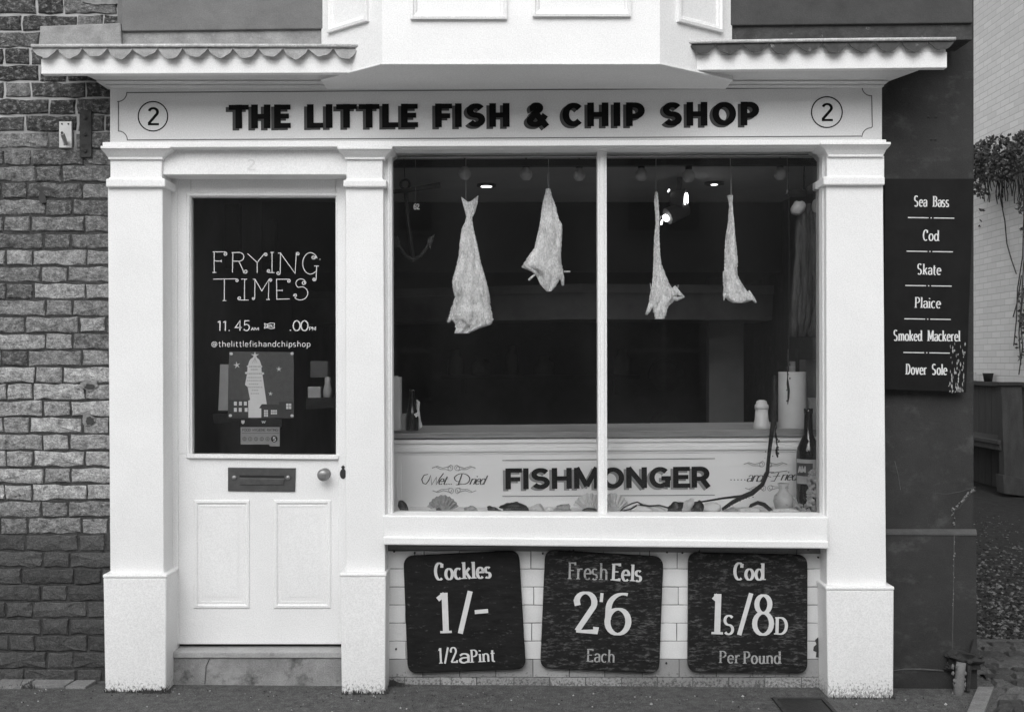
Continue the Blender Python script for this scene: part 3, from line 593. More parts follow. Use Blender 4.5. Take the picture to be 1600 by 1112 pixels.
# canopies over the front
def canopy(x0, x1, t0, t1, b0, b1, f0, f1, gx0, gx1, top):
    """lead-capped eave: fascia board x0..x1, scalloped lead apron gx0..gx1"""
    c_ = MB(); c_.prism([(f0, t0 + 20), (f1, t1 + 20), (f1, b1), (f0, b0)], -.25, -.215); c_.prism([(f0 + 2, t0 + 2), (f1 - 2, t1 + 2), (f1 - 2, t1 + 21), (f0 + 2, t0 + 21)], -.246, -.215)
    can = c_.build("canopy", "white_paint", shop, bevel=.003)
    n_ = int(round((gx1 - gx0) / 40.0)); mb = MB(); top_, bot = [], []
    N = n_ * 12
    for i in range(N + 1):
        q = i / N; x = gx0 + (gx1 - gx0) * q; ty = t0 + (t1 - t0) * (x - gx0) / (gx1 - gx0); ph = (i % 12) / 12
        s_ = math.sin(math.pi * ph); k_ = int(i / 12)
        top_.append((x, ty, -.262)); bot.append((x, ty + 4 + 14.5 * (abs(s_) ** .8) * (1 + .16 * math.sin(k_ * 2.7)) + .8 * math.sin(x * .37), -.270 - .016 * abs(s_)))
    vs = [P(*p) for p in top_] + [P(*p) for p in bot]; m = N + 1
    vs += [v + Vector((0, .004, 0)) for v in vs]
    fs = []
    for i in range(N): fs += [[i, i + 1, m + i + 1, m + i], [2 * m + i, 3 * m + i, 3 * m + i + 1, 2 * m + i + 1], [m + i, m + i + 1, 3 * m + i + 1, 3 * m + i]]
    fs += [[0, m, 3 * m, 2 * m], [m - 1, 2 * m - 1, 4 * m - 1, 3 * m - 1]]
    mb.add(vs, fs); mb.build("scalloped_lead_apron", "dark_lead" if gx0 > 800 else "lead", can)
    mb = MB(); mb.tube([P(gx0 - 1, t0, -.272), P((gx0 + gx1) / 2, (t0 + t1) / 2 - .5, -.272), P(gx1 + 1, t1, -.272)], .0075, 8); mb.build("lead_roll", "lead_bright", can, smooth=True)
    mb = MB(); a, b = P(gx0, t0, -.272), P(gx1, t1, -.272); mb.add([a, b, Vector((b.x, .0, b.z + .06)), Vector((a.x, .0, a.z + .06)), a - Vector((0, 0, .004)), b - Vector((0, 0, .004)), Vector((b.x, 0, b.z + .05)), Vector((a.x, 0, a.z + .05))], [(0, 1, 2, 3), (4, 5, 6, 7), (0, 3, 7, 4), (1, 2, 6, 5)])
    mb.build("lead_roof", "lead", can)
    return can
cl = canopy(50, 558, 72, 72, 116, 114, 64, 556, 50, 560, 0)
cr = canopy(1077, 1492, 66, 61, 110, 106, 1082, 1480, 1077, 1492, 0)
MB().prism([(62, 41), (188, 36), (190, 74), (62, 76)], -.14, .05).build("upstand", "lead", cl, bevel=.004)
MB().prism([(188, 48), (502, 44), (502, 74), (188, 74)], -.12, .05).build("flashing", "lead", cl)
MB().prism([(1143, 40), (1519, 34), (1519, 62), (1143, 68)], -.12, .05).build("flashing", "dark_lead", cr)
# soffit board and bed moulding, under canopies and bay
zs = P(0, 116, -.25).z - .003
mb = MB(); x0a, x0b, x1a, x1b = P(112, 0, -.25).x, P(158, 0, -.03).x, P(1440, 0, -.25).x, P(1384, 0, -.03).x
zs = P(0, 113, -.25).z + .016
mb.add([(x0a, -.2145, zs), (x1a, -.2145, zs - .0), (x1b, -.03, zs), (x0b, -.03, zs), (x0a, -.2145, zs + .03), (x1a, -.2145, zs + .03), (x1b, -.03, zs + .03), (x0b, -.03, zs + .03)], [(0, 1, 2, 3), (4, 5, 6, 7), (0, 1, 5, 4), (1, 2, 6, 5), (2, 3, 7, 6), (3, 0, 4, 7)])
bx0, bx1 = P(572, 0, -.25).x, P(1060, 0, -.25).x
soff = mb.build("soffit", "sign_paint", shop)
mb = MB(); zb = zs + .003
mb.wbox(P(160, 0, 0).x, P(1380, 0, 0).x, -.070, .1, zs - .008, zs - .0015); mb.wbox(P(168, 0, 0).x, P(1378, 0, 0).x, -.03, .1, zs - .017, zs - .0085); mb.build("bed_moulding", "sign_paint", soff, bevel=.006)

# bay window above
def bayprism(pts_front):
    pass
zb0, zt = P(0, 100.5, -.37).z, 4.4
fx0, fx1 = P(597, 0, -.37).x, P(1031, 0, -.37).x
def wx(px, y): return P(px, 0, y).x
lx, rx_ = wx(502, -.13), wx(1144, -.13)
ring = [(lx, -.13), (lx, .05), (rx_, .05), (rx_, -.13), (fx1, -.37), (fx0, -.37)]
mb = MB(); n6 = len(ring)
zl = [zb0 - .012, zb0 - .012, zb0 + .012, zb0 + .012, zb0 + .010, zb0 - .010]
lowz = zb0 - .004
mb.add([(x, y, lowz) for x, y in ring] + [(x, y, zt) for x, y in ring], [list(range(n6)), list(range(n6, 2 * n6))] + [[i, (i + 1) % n6, (i + 1) % n6 + n6, i + n6] for i in range(n6)])
bay = mb.build("bay_window", "white_paint", shop, bevel=.003)
mb = MB()     # thin drip bead under the bay
for (xa, ya), (xb, yb_) in (((lx, -.13), (fx0, -.37)), ((fx0, -.37), (fx1, -.37)), ((fx1, -.37), (rx_, -.13))):
    mb.tube([(xa, ya - .004, lowz + .004), (xb, yb_ - .004, lowz + .004)], .0045, 6)
mb.build("drip_bead", "white_paint", bay)
YBAY = -.37
pr2 = [(0, 0), (0, .016), (4, .018), (6, .010), (9, .008), (11, .002), (11, 0)]
for x0, x1, yb_ in ((641, 792, 30), (832, 986, 26)):
    mb = MB(); mb.frame(x0, -230, x1, yb_, YBAY, pr2); mb.build("panel_moulding", "white_paint", bay)
# canted side panels: mouldings in the plane of each cant
def cant(xa, ya, xb, yb_, u0, u1, zbot):
    a, b = Vector((xa, ya, 0)), Vector((xb, yb_, 0)); e_ = (b - a); L = e_.length; e_.normalize(); nn = Vector((e_.y, -e_.x, 0))
    if nn.y > 0: nn = -nn
    mb = MB(); vs = []
    for o, h in [(0, 0), (0, .016), (.011, .018), (.017, .010), (.025, .008), (.03, .002), (.03, 0)]:
        for u, z in ((u0 * L + o, 3.6), (u1 * L - o, 3.6), (u1 * L - o, zbot + o), (u0 * L + o, zbot + o)): vs.append(a + e_ * u + nn * h + Vector((0, 0, z)))
    mb.add(vs, [[i * 4 + k, i * 4 + (k + 1) % 4, (i + 1) * 4 + (k + 1) % 4, (i + 1) * 4 + k] for i in range(6) for k in range(4)])
    mb.build("panel_moulding", "white_paint", bay)
cant(lx, -.13, fx0, -.37, .14, .80, 2.815); cant(fx1, -.37, rx_, -.13, .22, .84, 2.815)
# upper walls beside the bay
mb = MB(); mb.prism([(190, -620), (510, -620), (510, 45), (190, 49)], -.135, .3); mb.build("upper_wall", "grey_render", shop, bevel=.004)
mb = MB(); mb.prism([(1138, -620), (1520, -620), (1520, 36), (1138, 40)], -.135, .3); uw = mb.build("upper_wall", "grey_render_darker", shop, bevel=.004)
mb = MB(); mb.wbox(-2.0, 2.2, -.1, 5.5, 4.3, 4.42); mb.build("roof", "lead", shop)
mb = MB(); mb.wbox(-1.72, 1.60, .02, .3, 2.40, 4.28); mb.build("front_wall", "grey_render", shop)

# interior shell (part of the building)
RX0, RX1, RY1, RZ1 = -1.50, 1.62, 4.2, 2.40
mb = MB(); mb.wbox(RX0 - .1, RX0, .11, RY1, -.1, RZ1); mb.wbox(RX1, RX1 + .1, .11, RY1, -.1, RZ1); mb.wbox(RX0 - .1, RX1 + .1, RY1, RY1 + .1, -.1, RZ1); mb.build("interior_wall", "interior_wall", shop)
MB().wbox(RX0 - .1, RX1 + .1, .11, RY1 + .1, RZ1, RZ1 + .06).build("ceiling", "interior_ceiling", shop)
MB().wbox(RX0 - .1, RX1 + .1, .11, RY1 + .1, -.1, .22).build("shop_floor", "interior_floor", shop)
mb = MB(); mb.wbox(RX0, RX1, 1.75, 4.19, 1.98, 2.399); mb.build("ceiling_bulkhead", "interior_dark", shop)
mb = MB(); mb.wbox(-.78, -.72, .12, 1.0, .22, 2.39); mb.build("door_side_screen", "interior_dark", shop)
mb = MB(); mb.prism([(1108, 420), (1162, 420), (1162, 720), (1108, 720)], 2.2, 2.3); mb.build("interior_post", "interior_wall", shop)
def downlight(px, py, label, lr):
    z = RZ1; y = (ZC - z) * -1 * D * K / (HY - py) - D; x = (px - HX) * (D + y) / (D * K)
    t = thing("ceiling_downlight", label, "light", (x, y, z), "recessed lights in the shop ceiling")
    mb = MB(); mb.lathe((x, y, z - .012), [(.052, 0), (.052, .012)], 24); mb.build("rim", "black_metal", t)
    mb = MB(); mb.lathe((x, y, z - .014), [(lr, 0), (lr, .0015)], 24); mb.build("lens", "lamp_light", t)
    ld = bpy.data.lights.new("downlight_lamp", 'SPOT'); ld.energy = 14; ld.spot_size = R(130); ld.spot_blend = 1; ld.shadow_soft_size = .05
    lo = bpy.data.objects.new("lamp", ld); COL.objects.link(lo); lo.parent = t; lo.location = (0, 0, -.03)
downlight(760, 288, "lit ceiling downlight above the left dried fish", .030); downlight(1116, 285, "lit ceiling downlight near the slim right-hand fish", .018)

# ------------------------------------------------------------------ fascia sign
YF = 0.0
sg = thing("fascia_sign", "long painted shop name board above door and window reading fish and chip shop", "sign", P(776, 225, YF))
MB().prism([(172, 126), (1378, 120), (1378, 222), (172, 226)], YF, .06).build("board", "sign_paint", sg)
BL = block(.31, .225)
def sl(x): return -5.0 * (x - 352) / 840.0      # the board's lettering climbs slightly to the right
mb = MB(); s_txt = "THE| |LITTLE| |FISH| |&| |CHIP| |SHOP"
A_, B_ = (357, 201), (1191, 197)
for w_, xa, xb_ in (("THE", 357.5, 455.5), ("LITTLE", 478.5, 654.5), ("FISH", 678.5, 799.5), ("&", 824.5, 858), ("CHIP", 877, 1011.5), ("SHOP", 1034, 1190)):
    la, lb2 = (xa, 201 + sl(xa)), (xb_, 201 + sl(xb_))
    mb = MB(); text(mb, w_, BL, la, lb2, 37, YF - .0035, 10.4, 7.8, ls=.05); mb.build("lettering", "black_letter", sg, merge=False)
    mb = MB(); text(mb, w_, BL, la, lb2, 37, YF - .0010, 10.4, 7.8, off=(-4.6, 3.4), ls=.05); mb.build("letter_shade", "shade_letter", sg, merge=False)
mb = MB(); q = 13
bl = [(198, 145), (1347, 137)] + AR(1361, 136, 14, 14, 185, 270, 8) + [(1362, 150), (1363, 198)] + AR(1361, 214, 14, 14, 90, 178, 8)[0:] + [(1347, 213), (199, 219)] + AR(185, 219, 14, 14, 0, 90, 8) + [(185, 204), (185, 160)] + AR(184, 145, 14, 14, 270, 360, 8)
ribbon(mb, bl, YF - .001, 1.5, 1.5); mb.build("border_line", "border_line", sg)
for cx, cy, r in ((239, 182, 23), (1292, 175.5, 24)):
    mb = MB(); ribbon(mb, [(cx + r * math.cos(R(a)), cy + r * math.sin(R(a))) for a in range(0, 361, 8)], YF - .001, 1.8, 1.8); mb.build("number_circle", "black_letter", sg)
    mb = MB(); text(mb, "2", block(.15, .12), (cx - 8.5, cy + 14), (cx + 10, cy + 14), 28, YF - .001, 4.4, 3.4); mb.build("numeral", "black_letter", sg)

# ------------------------------------------------------------------ corner wall and menu board
YC = 0.08
cw = thing("corner_wall", "dark rendered corner wall of the building beside the alley", "wall", P(1450, 1090, YC))
mb = MB(); x1 = P(1523, 0, YC).x; mb.wbox(P(1372, 0, YC).x, x1, YC, 5.5, .5, 4.28); mb.build("render", "dark_render", cw, bevel=.012)
yq = YC - .03
mb = MB(); mb.prism([(1372, 833), (1526, 834), (1528, 1100), (1372, 1100)], yq, 5.4); mb.build("plinth", "dark_render", cw, bevel=.006)
a = [P(1372, 826, YC), P(1525, 826, YC), P(1526.5, 833.5, yq - .004), P(1372, 832.5, yq - .004), P(1526.5, 836, yq - .004), P(1372, 835, yq - .004)]
mb = MB(); mb.add(a, [(0, 1, 2, 3), (3, 2, 4, 5)]); mb.build("plinth_ledge", "ledge_render", cw)
mb = MB(); pts = [(1396, 1047), (1412, 1045), (1440, 1045), (1468, 1047), (1480, 1048)]; mb.tube([P(x, y, yq - .001) for x, y in pts], [.002, .003, .004, .004, .002], 6); mb.build("render_seam", "ledge_render", cw)
random.seed(5)
crk = [(1522, 763), (1514, 769), (1508, 777), (1502, 783), (1497, 790), (1489, 795), (1488, 803), (1491, 811), (1490, 822)]
mb = MB()
for i in range(len(crk) - 1):
    for k in range(6):
        q = random.random(); x = crk[i][0] + (crk[i + 1][0] - crk[i][0]) * q + random.uniform(-2, 2); y = crk[i][1] + (crk[i + 1][1] - crk[i][1]) * q + random.uniform(-1.5, 1.5); r = random.uniform(.25, 1.35) ** 1.3
        mb.prism([(x + r * random.uniform(.6, 1.3) * math.cos(R(a_)), y + r * 1.3 * random.uniform(.6, 1.3) * math.sin(R(a_))) for a_ in range(0, 360, 72)], YC - .002 - .0004 * k - .0021 * (i % 2), YC + .004)
mb.build("exposed_plaster", "bare_plaster", cw)
mb = MB(); mb.tube([P(x + 2.2, y + 1.6 + 1.2 * math.sin(x), YC + .0005) for x, y in crk], [.003, .004, .003, .005, .003, .004, .003, .003, .002], 6); mb.tube([P(1524, 761, YC), P(1500, 768, YC), P(1478, 772, YC), P(1462, 770, YC)], [.003, .002, .0025, .001], 5); mb.build("crack_line", "mortar_dark", cw)  # dark line laid along the crack
crk2 = [(1490, 838), (1492, 852), (1491, 870), (1490, 885), (1491, 905), (1489, 935), (1490, 955)]
mb = MB()
for i in range(len(crk2) - 1):
    for k in range(3):
        q = random.random(); x = crk2[i][0] + (crk2[i + 1][0] - crk2[i][0]) * q + random.uniform(-1, 1); y = crk2[i][1] + (crk2[i + 1][1] - crk2[i][1]) * q; r = random.uniform(.3, 1.0)
        mb.prism([(x + r * .8 * math.cos(R(a_)), y + r * random.uniform(1, 2.2) * math.sin(R(a_))) for a_ in range(0, 360, 60)], yq - .002 - .0004 * k - .0013 * (i % 2), yq + .004)
mb.build("exposed_plaster", "bare_plaster", cw)
mb = MB(); mb.tube([P(x, y, yq) for x, y in [(1491, 835), (1490, 900), (1489, 960), (1488, 1020)]], .0022, 5); mb.tube([P(x, y, YC) for x, y in [(1398, 720), (1404, 745), (1407, 765)]], .0016, 5); mb.build("crack", "ledge_render", cw)
mb = MB()
for px, py in ((1451, 183), (1463, 183), (1455, 218), (1462, 218)): mb.lathe(P(px, py, YC), [(.006, -.004), (.006, .002), (.003, .003)], 10, 'y')
mb.build("screw_hole", "black_metal", cw)
# stub of old pipe and iron guard at the foot of the corner
t = thing("pipe_stub", "short grey broken pipe stub at the foot of the dark corner", "pipe", P(1497, 1092, -.02))
mb = MB(); mb.tube([P(1497, 1094, -.02), P(1498, 1075, -.02), P(1500, 1050, -.018), P(1502, 1034, -.015)], [.023, .021, .019, .02], 12)
for q in range(40): mb.blob(P(random.uniform(1488, 1508), random.uniform(1040, 1094), -.028 + random.uniform(0, .012)), (.006, .005, .010), q, .8, 5)
mb.build("pipe", "grey_render", t, smooth=True)
t = thing("corner_guard", "rusty iron wheel guard leaning out from the corner foot", "guard", P(1520, 1060, .0))
mb = MB(); mb.blob(P(1503, 1029, .03), (.066, .05, .030), 3, .7, 14, .15); mb.blob(P(1522, 1024, .05), (.03, .05, .026), 8, .7, 10, .5); mb.blob(P(1487, 1042, .035), (.028, .02, .022), 5, .6, 10); mb.build("broken_render", "dark_render", t)
mb = MB(); mb.prism([(1523, 998), (1529, 1020), (1533, 1046), (1514, 1046), (1516, 1020)], .02, .04); mb.build("spike", "rusty_iron", t, bevel=.002)
mb = MB(); mb.tube([P(1514, 1040, .0), P(1512, 1078, .0)], [.012, .010], 8); mb.build("leg", "rusty_iron", t)

mbd = thing("menu_board", "tall black hanging board listing six kinds of fish in white lettering", "sign", P(1446, 612, .03))
MB().prism([(1382, 279), (1522, 279), (1510, 613), (1382, 609)], .028, .058).build("panel", "menu_board_paint", mbd, bevel=.003)
YM = .0265
for s, cx, by, wd in (("Sea| |Bass", 1456, 323, 55), ("Cod", 1454.5, 376, 26), ("Skate", 1452, 429, 37), ("Plaice", 1449.5, 481, 41), ("Smoked| |Mackerel", 1448.5, 532.5, 104), ("Dover| |Sole", 1447.5, 585, 65)):
    mb = MB(); text(mb, s, HAND, (cx - wd / 2 + .6, by - .4), (cx + wd / 2 - .6, by + .4), 16.5, YM, 2.2, .95, serif=True, ls=.10); mb.build("lettering", "menu_letter", mbd, merge=False)
for cx, y in ((1455, 340.5), (1453, 393), (1451, 446.5), (1449.5, 498.5), (1448, 551)):
    mb = MB()
    for a_, b_ in ((-36.5, -4), (4, 36)): ribbon(mb, [(cx + a_, y + a_ * .015), (cx + b_, y + b_ * .015)], YM, 1.4, 1.4)
    ribbon(mb, [(cx - 1, y), (cx + 1, y)], YM, 1.6, 1.6)
    mb.build("divider_line", "menu_letter", mbd)
random.seed(11); mb = MB()
for i in range(70):
    x = random.uniform(1484, 1508) ; y = 612 - 75 * random.random() ** 1.6; x -= (y - 540) * .03; a_ = random.uniform(.4, 1.3); h = random.uniform(1, 4.5)
    mb.flat([(x - a_, y), (x, y - h), (x + a_, y - random.uniform(0, 1)), (x + random.uniform(-.5, .5), y + h)], YM + .0005 - .00001 * i)
mb.build("worn_paint", "faded_letter", mbd, merge=False)

# ------------------------------------------------------------------ price boards
def rounded(c, r, n=6):
    o = []
    for i in range(4):
        p, a, b = Vector(c[i]), Vector(c[i - 1]), Vector(c[(i + 1) % 4]); u, v = (a - p).normalized() * r, (b - p).normalized() * r
        for k in range(n + 1):
            q = k / n; o.append(tuple((p + u) * (1 - q) ** 2 + p * 2 * q * (1 - q) + (p + v) * q * q))
    return o
def price(corners, label, m, texts, nails):
    c = P((corners[2][0] + corners[3][0]) / 2, corners[3][1], .03); t = thing("price_board", label, "sign", c, "price boards hung under the window")
    MB().prism(rounded(corners, 16), .022, .046).build("panel", m, t, bevel=.004)
    for mm, lst in texts:
        for s, A, B, cap, wmx, wmn in lst:
            mb = MB(); f_ = .80 if len(s) > 1 else 1.0
            text(mb, s, HAND, A, B, cap, .0200, wmx * f_, wmn * f_, serif=True, ls=.11); mb.build("lettering", mm, t, merge=False)
    for a, b in nails:
        mb = MB(); mb.tube([P(*a, .040), P(*b, .030)], .0018, 5); mb.build("hanging_wire", "black_metal", t)
price([(630, 869), (811, 860), (822, 1045), (637, 1052)], "black price board reading Cockles, tilted up to the right", "board_paint",
      [("letter_white", [("Cockles", (680, 905.5), (768, 902), 26, 6.0, 2.3), ("1", (683, 989), (709, 988), 63, 9.5, 4), ("/", (716, 988), (741, 987), 63, 8, 6), ("-", (741, 988), (766, 986.5), 62, 7, 6.2), ("1/2", (686, 1036), (715, 1034.5), 24, 3.8, 2.0), ("a", (718, 1035), (734, 1034.5), 22, 4.0, 2.0), ("Pint", (736, 1034.5), (774, 1032.5), 20, 4.0, 1.8)])],
      [((648, 862), (648, 876)), ((795, 860), (794, 870))])
price([(852, 859), (1037, 870), (1030, 1052), (844, 1044)], "scuffed black price board reading Fresh Eels, tilted down to the right", "worn_board_paint",
      [("faded_letter", [("Fresh", (888, 904), (949, 905.5), 26, 4.0, 1.8), ("Each", (917, 1033), (960, 1034.5), 20, 3.4, 1.6)]), ("letter_white", [("Eels", (956, 906), (1003, 908), 26, 5.6, 2.2), ("2", (898, 988), (933, 989), 63, 9.5, 3.4), ("'", (935, 989), (945, 989), 63, 5, 4), ("6", (944, 989), (985, 991), 63, 9.5, 3.4)])],
      [((896, 858), (896, 867)), ((1015, 860), (1015, 874))])
price([(1076, 863), (1262, 867), (1262, 1052), (1075, 1050)], "straight hung black price board reading Cod per pound", "worn_board_paint",
      [("letter_white", [("Cod", (1147, 905), (1194, 905.5), 26, 6.2, 2.3), ("1", (1112, 990), (1128, 990.5), 63, 9.5, 4), ("S", (1132, 990), (1148, 990.5), 29, 4.6, 2.4), ("/", (1152, 990), (1176, 990.5), 63, 7, 6), ("8", (1177, 990.5), (1207, 991), 63, 8.0, 3.4), ("D", (1211, 990.5), (1231, 991), 27, 5.0, 2.2)]), ("faded_letter", [("Per", (1124, 1035), (1156, 1035.5), 19, 3.4, 1.6), ("Pound", (1162, 1036), (1220, 1036), 19, 3.8, 1.7)])],
      [((1093, 858), (1093, 870)), ((1245, 858), (1245, 872))])

# ------------------------------------------------------------------ counter behind the window
YK = 0.32
ct = thing("display_counter", "white panelled counter with wooden top and fishmonger lettering behind the window", "counter", P(948, 800, YK))
zt = P(0, 682, YK - .02).z
mb = MB(); mb.prism([(600, 686), (1300, 680), (1300, 830), (600, 830)], YK, .8); mb.build("front_panel", "panel_paint", ct)
mb = MB(); mb.prism([(598, 677), (1300, 670), (1300, 682), (598, 685)], YK - .035, .88); mb.build("counter_top", "counter_wood", ct, bevel=.003)
mb = MB()
for (o, y0, y1, h) in ((0, 685.5, 692, .022), (0, 692, 699, .012), (0, 699, 705, .018), (0, 705, 709, .006)): mb.prism([(604, y0 + 1.5), (1296, y0 - 3.5), (1296, y1 - 3.5), (604, y1 + 1.5)], YK - h, YK + .01)
mb.prism([(604, 709), (621, 709), (622, 830), (604, 830)], YK - .010, YK + .01); mb.prism([(621, 709), (627, 709), (628, 830), (622, 830)], YK - .005, YK + .01)
mb.build("panel_moulding", "panel_paint", ct, bevel=.002)
YL = YK - .003
BF = block(.25, .2); A_, B_ = (789, 764), (1113, 761)
mb = MB(); text(mb, "FISHMONGER", BF, A_, B_, 32.5, YL - .002, 8.4, 6.6); mb.build("lettering", "panel_letter", ct, merge=False)
mb = MB(); text(mb, "FISHMONGER", BF, A_, B_, 32.5, YL, 8.4, 6.6, off=(-4, 2.8)); mb.build("letter_shade", "panel_shade", ct, merge=False)
mb = MB()
for y0, y1 in ((719, 716), (775, 773)): ribbon(mb, [(785, y0), (1117, y1)], YL, 1.2, 1.2)
mb.build("rule_line", "panel_line", ct)
mb = MB()
def script(mb, s, A, B, cap): text(mb, s, HAND, A, B, cap, YL, 2.0, .55, slant=.45)
script(mb, "et...", (684, 756.5), (707, 756.5), 14); script(mb, "ried", (733, 756.5), (757, 756.5), 14)
script(mb, ".....", (1140, 750), (1167, 750), 15); script(mb, "an", (1166, 752), (1183, 752), 15); script(mb, "d", (1181, 752), (1191, 752), 15); script(mb, "ried", (1219, 750), (1245, 750), 14)
caps = [[(669, 740.5), (662.5, 742), (659, 748.5), (661, 754.7), (665.5, 756), (670, 750), (673, 742), (674.5, 757), (682, 745), (681.5, 757), (687, 747), (693, 739)],
        [(722, 740), (716, 757)], [(712, 757), (722, 756)] + AR(722, 748, 12, 8.5, -70, 160) + AR(716, 746, 6, 6, 160, 300, 8),
        [(1204, 739), (1216, 737), (1230, 735)], [(1217, 738), (1210, 751), (1204, 751)], [(1208, 744), (1219, 743)], AR(1206, 741, 7, 4, 60, 260, 10)]
for k, st in enumerate(caps): ribbon(mb, st, YL, 1.7, .6, k)
mb.build("script_lettering", "script_ink", ct, merge=False)
mb = MB()
def flourish(cx, cy, fl):
    mb = MB()
    for sx in (-1, 1):
        p = [(-34, 1), (-26, -2), (-17, 1), (-9, -1), (-4, -4)] ; c = spiral(-6, -4 + 5, 5, 60, -1.3)
        ribbon(mb, [(cx + sx * (a), cy + fl * b) for a, b in p], YL, 1.5, 1.0, 0)
        ribbon(mb, [(cx + sx * (a), cy + fl * b) for a, b in c], YL, 1.0, .9, 1)
        ribbon(mb, [(cx + sx * a, cy + fl * b) for a, b in [(-28, -1), (-20, 3), (-12, 3), (-7, 5)]], YL, 1.3, .8, 2)
    mb.build("flourish", "flourish_ink", ct, merge=False)
flourish(709, 730, 1); flourish(710, 767, -1); flourish(1196, 724, 1); flourish(1198, 763, -1)
# inner display ledge
ZS = P(0, 804, .06).z
lg = MB(); lg.wbox(P(604, 0, .1).x, P(1300, 0, .1).x, .07, YK, ZS - .05, ZS - .0); tag(lg.build("display_ledge", "panel_paint", loc=P(948, 804, .2)), "pale inner window ledge in front of the fishmonger counter", "ledge")

# ------------------------------------------------------------------ rail, bulbs, hanging fish
YR = .19
t = thing("hanging_rail", "long dark rail with bright edge across the top of the window", "rail", P(946, 250, YR))
MB().prism([(606, 249.5), (1300, 247), (1300, 257), (606, 260)], YR + .02, YR + .06).build("beam", "black_metal", t)
mb = MB(); mb.tube([P(606, 246.5, YR), P(1090, 243.5, YR), P(1300, 243, YR)], .004, 8); mb.build("rod", "rail_metal", t)
def bulb_at(x, y, z, lab): pass
bp_ = P(726, 271, .24)
bt = thing("hanging_bulb", "frosted bulb hanging behind the string of the fish with the forked tail", "light bulb", bp_, "unlit bulbs along the window head")
mb = MB(); mb.lathe(bp_, [(.001, -.030), (.016, -.027), (.027, -.012), (.029, .0), (.025, .014), (.014, .026), (.012, .03)], 20); mb.build("bulb", "lamp_glass", bt, smooth=True)
mb = MB(); mb.lathe(bp_, [(.015, .029), (.016, .05), (.012, .06), (.004, .062), (.003, .075)], 14); mb.build("socket", "black_metal", bt)
for px, py, lab in ((822, 272, "frosted bulb hanging left of the broad short fish"), (905, 273, "frosted bulb hanging just left of the window's white mullion"), (1002, 273, "frosted bulb hanging just left of the thinnest fish"), (1076, 275, "frosted bulb hanging above the lit spotlights"), (1219, 272, "frosted bulb hanging nearest the dark net bundle")):
    c = copy_tree(bt, P(px, py, .24)); c["label"] = lab

YFISH = .20
def fish(name_label, rows, ox, oy, s, string_top, tail=None, extra=(), seed=0, flat=.34):
    pr = [(oy + y / s, ox + a / s, ox + b / s) for y, a, b in rows]; N = 40
    def prof(y):
        for i in range(len(pr) - 1):
            if pr[i][0] <= y <= pr[i + 1][0]:
                q = (y - pr[i][0]) / (pr[i + 1][0] - pr[i][0]); return pr[i][1] + (pr[i + 1][1] - pr[i][1]) * q, pr[i][2] + (pr[i + 1][2] - pr[i][2]) * q
        return pr[-1][1], pr[-1][2]
    t = thing("dried_fish", name_label, "dried fish", P(pr[0][1], pr[0][0], YFISH), "salted fish hanging in the window")
    mb = MB(); M = 110; y0, y1 = pr[0][0], pr[-1][0]; vs = []
    for i in range(M + 1):
        y = y0 + (y1 - y0) * i / M; a, b = prof(y); e_ = 1.1 + 1.6 * max(0, i / M - .5); a += e_ * noise.noise(Vector((y * .35, seed, 1))) + .8 * noise.noise(Vector((y * .9, seed, 2))); b += e_ * noise.noise(Vector((y * .35, seed, 5))) + .8 * noise.noise(Vector((y * .9, seed, 6)))
        c = P((a + b) / 2, y, YFISH); rx = max(.003, (b - a) / 2 / K * (D + YFISH) / D); ry = min(.05, max(.004, rx * flat + .006))
        for k in range(N):
            q = 2 * math.pi * k / N; wv = 1 + .30 * math.sin(5 * q + seed + y * .02) * abs(math.sin(q)) + .42 * noise.noise(Vector((math.cos(q) * 5, math.sin(q) * 5, y * .05 + seed))) + .20 * noise.noise(Vector((math.cos(q) * 1.6, math.sin(q) * 1.6, y * .06 + seed * 7)))
            vs.append(c + Vector((rx * math.cos(q), ry * math.sin(q) * wv, 0)))
    mb.add(vs, [[i * N + k, i * N + (k + 1) % N, (i + 1) * N + (k + 1) % N, (i + 1) * N + k] for i in range(M) for k in range(N)] + [list(range(N)), list(range(M * N, (M + 1) * N))])
    for e in extra:
        pts = [P(ox + x / s, oy + y / s, YFISH - .006) for x, y in e[0]]; mb.tube(pts, e[1], 7)
    mb.build("body", "dried_fish", t, smooth=True)
    if tail:
        mb = MB(); mb.prism([(ox + x / s, oy + y / s) for x, y in tail], YFISH - .006, YFISH + .006); mb.build("tail", "dried_fish", t, bevel=.002)
    mb = MB()
    for a, b in string_top: mb.tube([P(*a, YR), P(*b, YFISH)], .0013, 5)
    mb.build("string", "string", t)
fish("largest dried fish, forked tail up, hanging furthest left in the window", [(170, 226, 290), (205, 230, 275), (240, 222, 275), (300, 194, 285), (400, 180, 310), (500, 172, 330), (560, 158, 342), (600, 148, 355), (680, 123, 378), (760, 133, 398), (800, 145, 405), (880, 118, 412), (935, 100, 425), (965, 110, 424), (985, 135, 420), (1005, 150, 412), (1030, 150, 330), (1068, 143, 250)], 680, 295, 4.73, [((728, 246), (728, 312))],
     tail=[(190, 58), (238, 95), (262, 92), (318, 50), (312, 110), (297, 165), (278, 205), (228, 205), (218, 160), (204, 110)], extra=[([(130, 930), (105, 970), (90, 985)], [.012, .009, .005]), ([(400, 940), (420, 965), (405, 1000)], [.010, .009, .006])], seed=1)
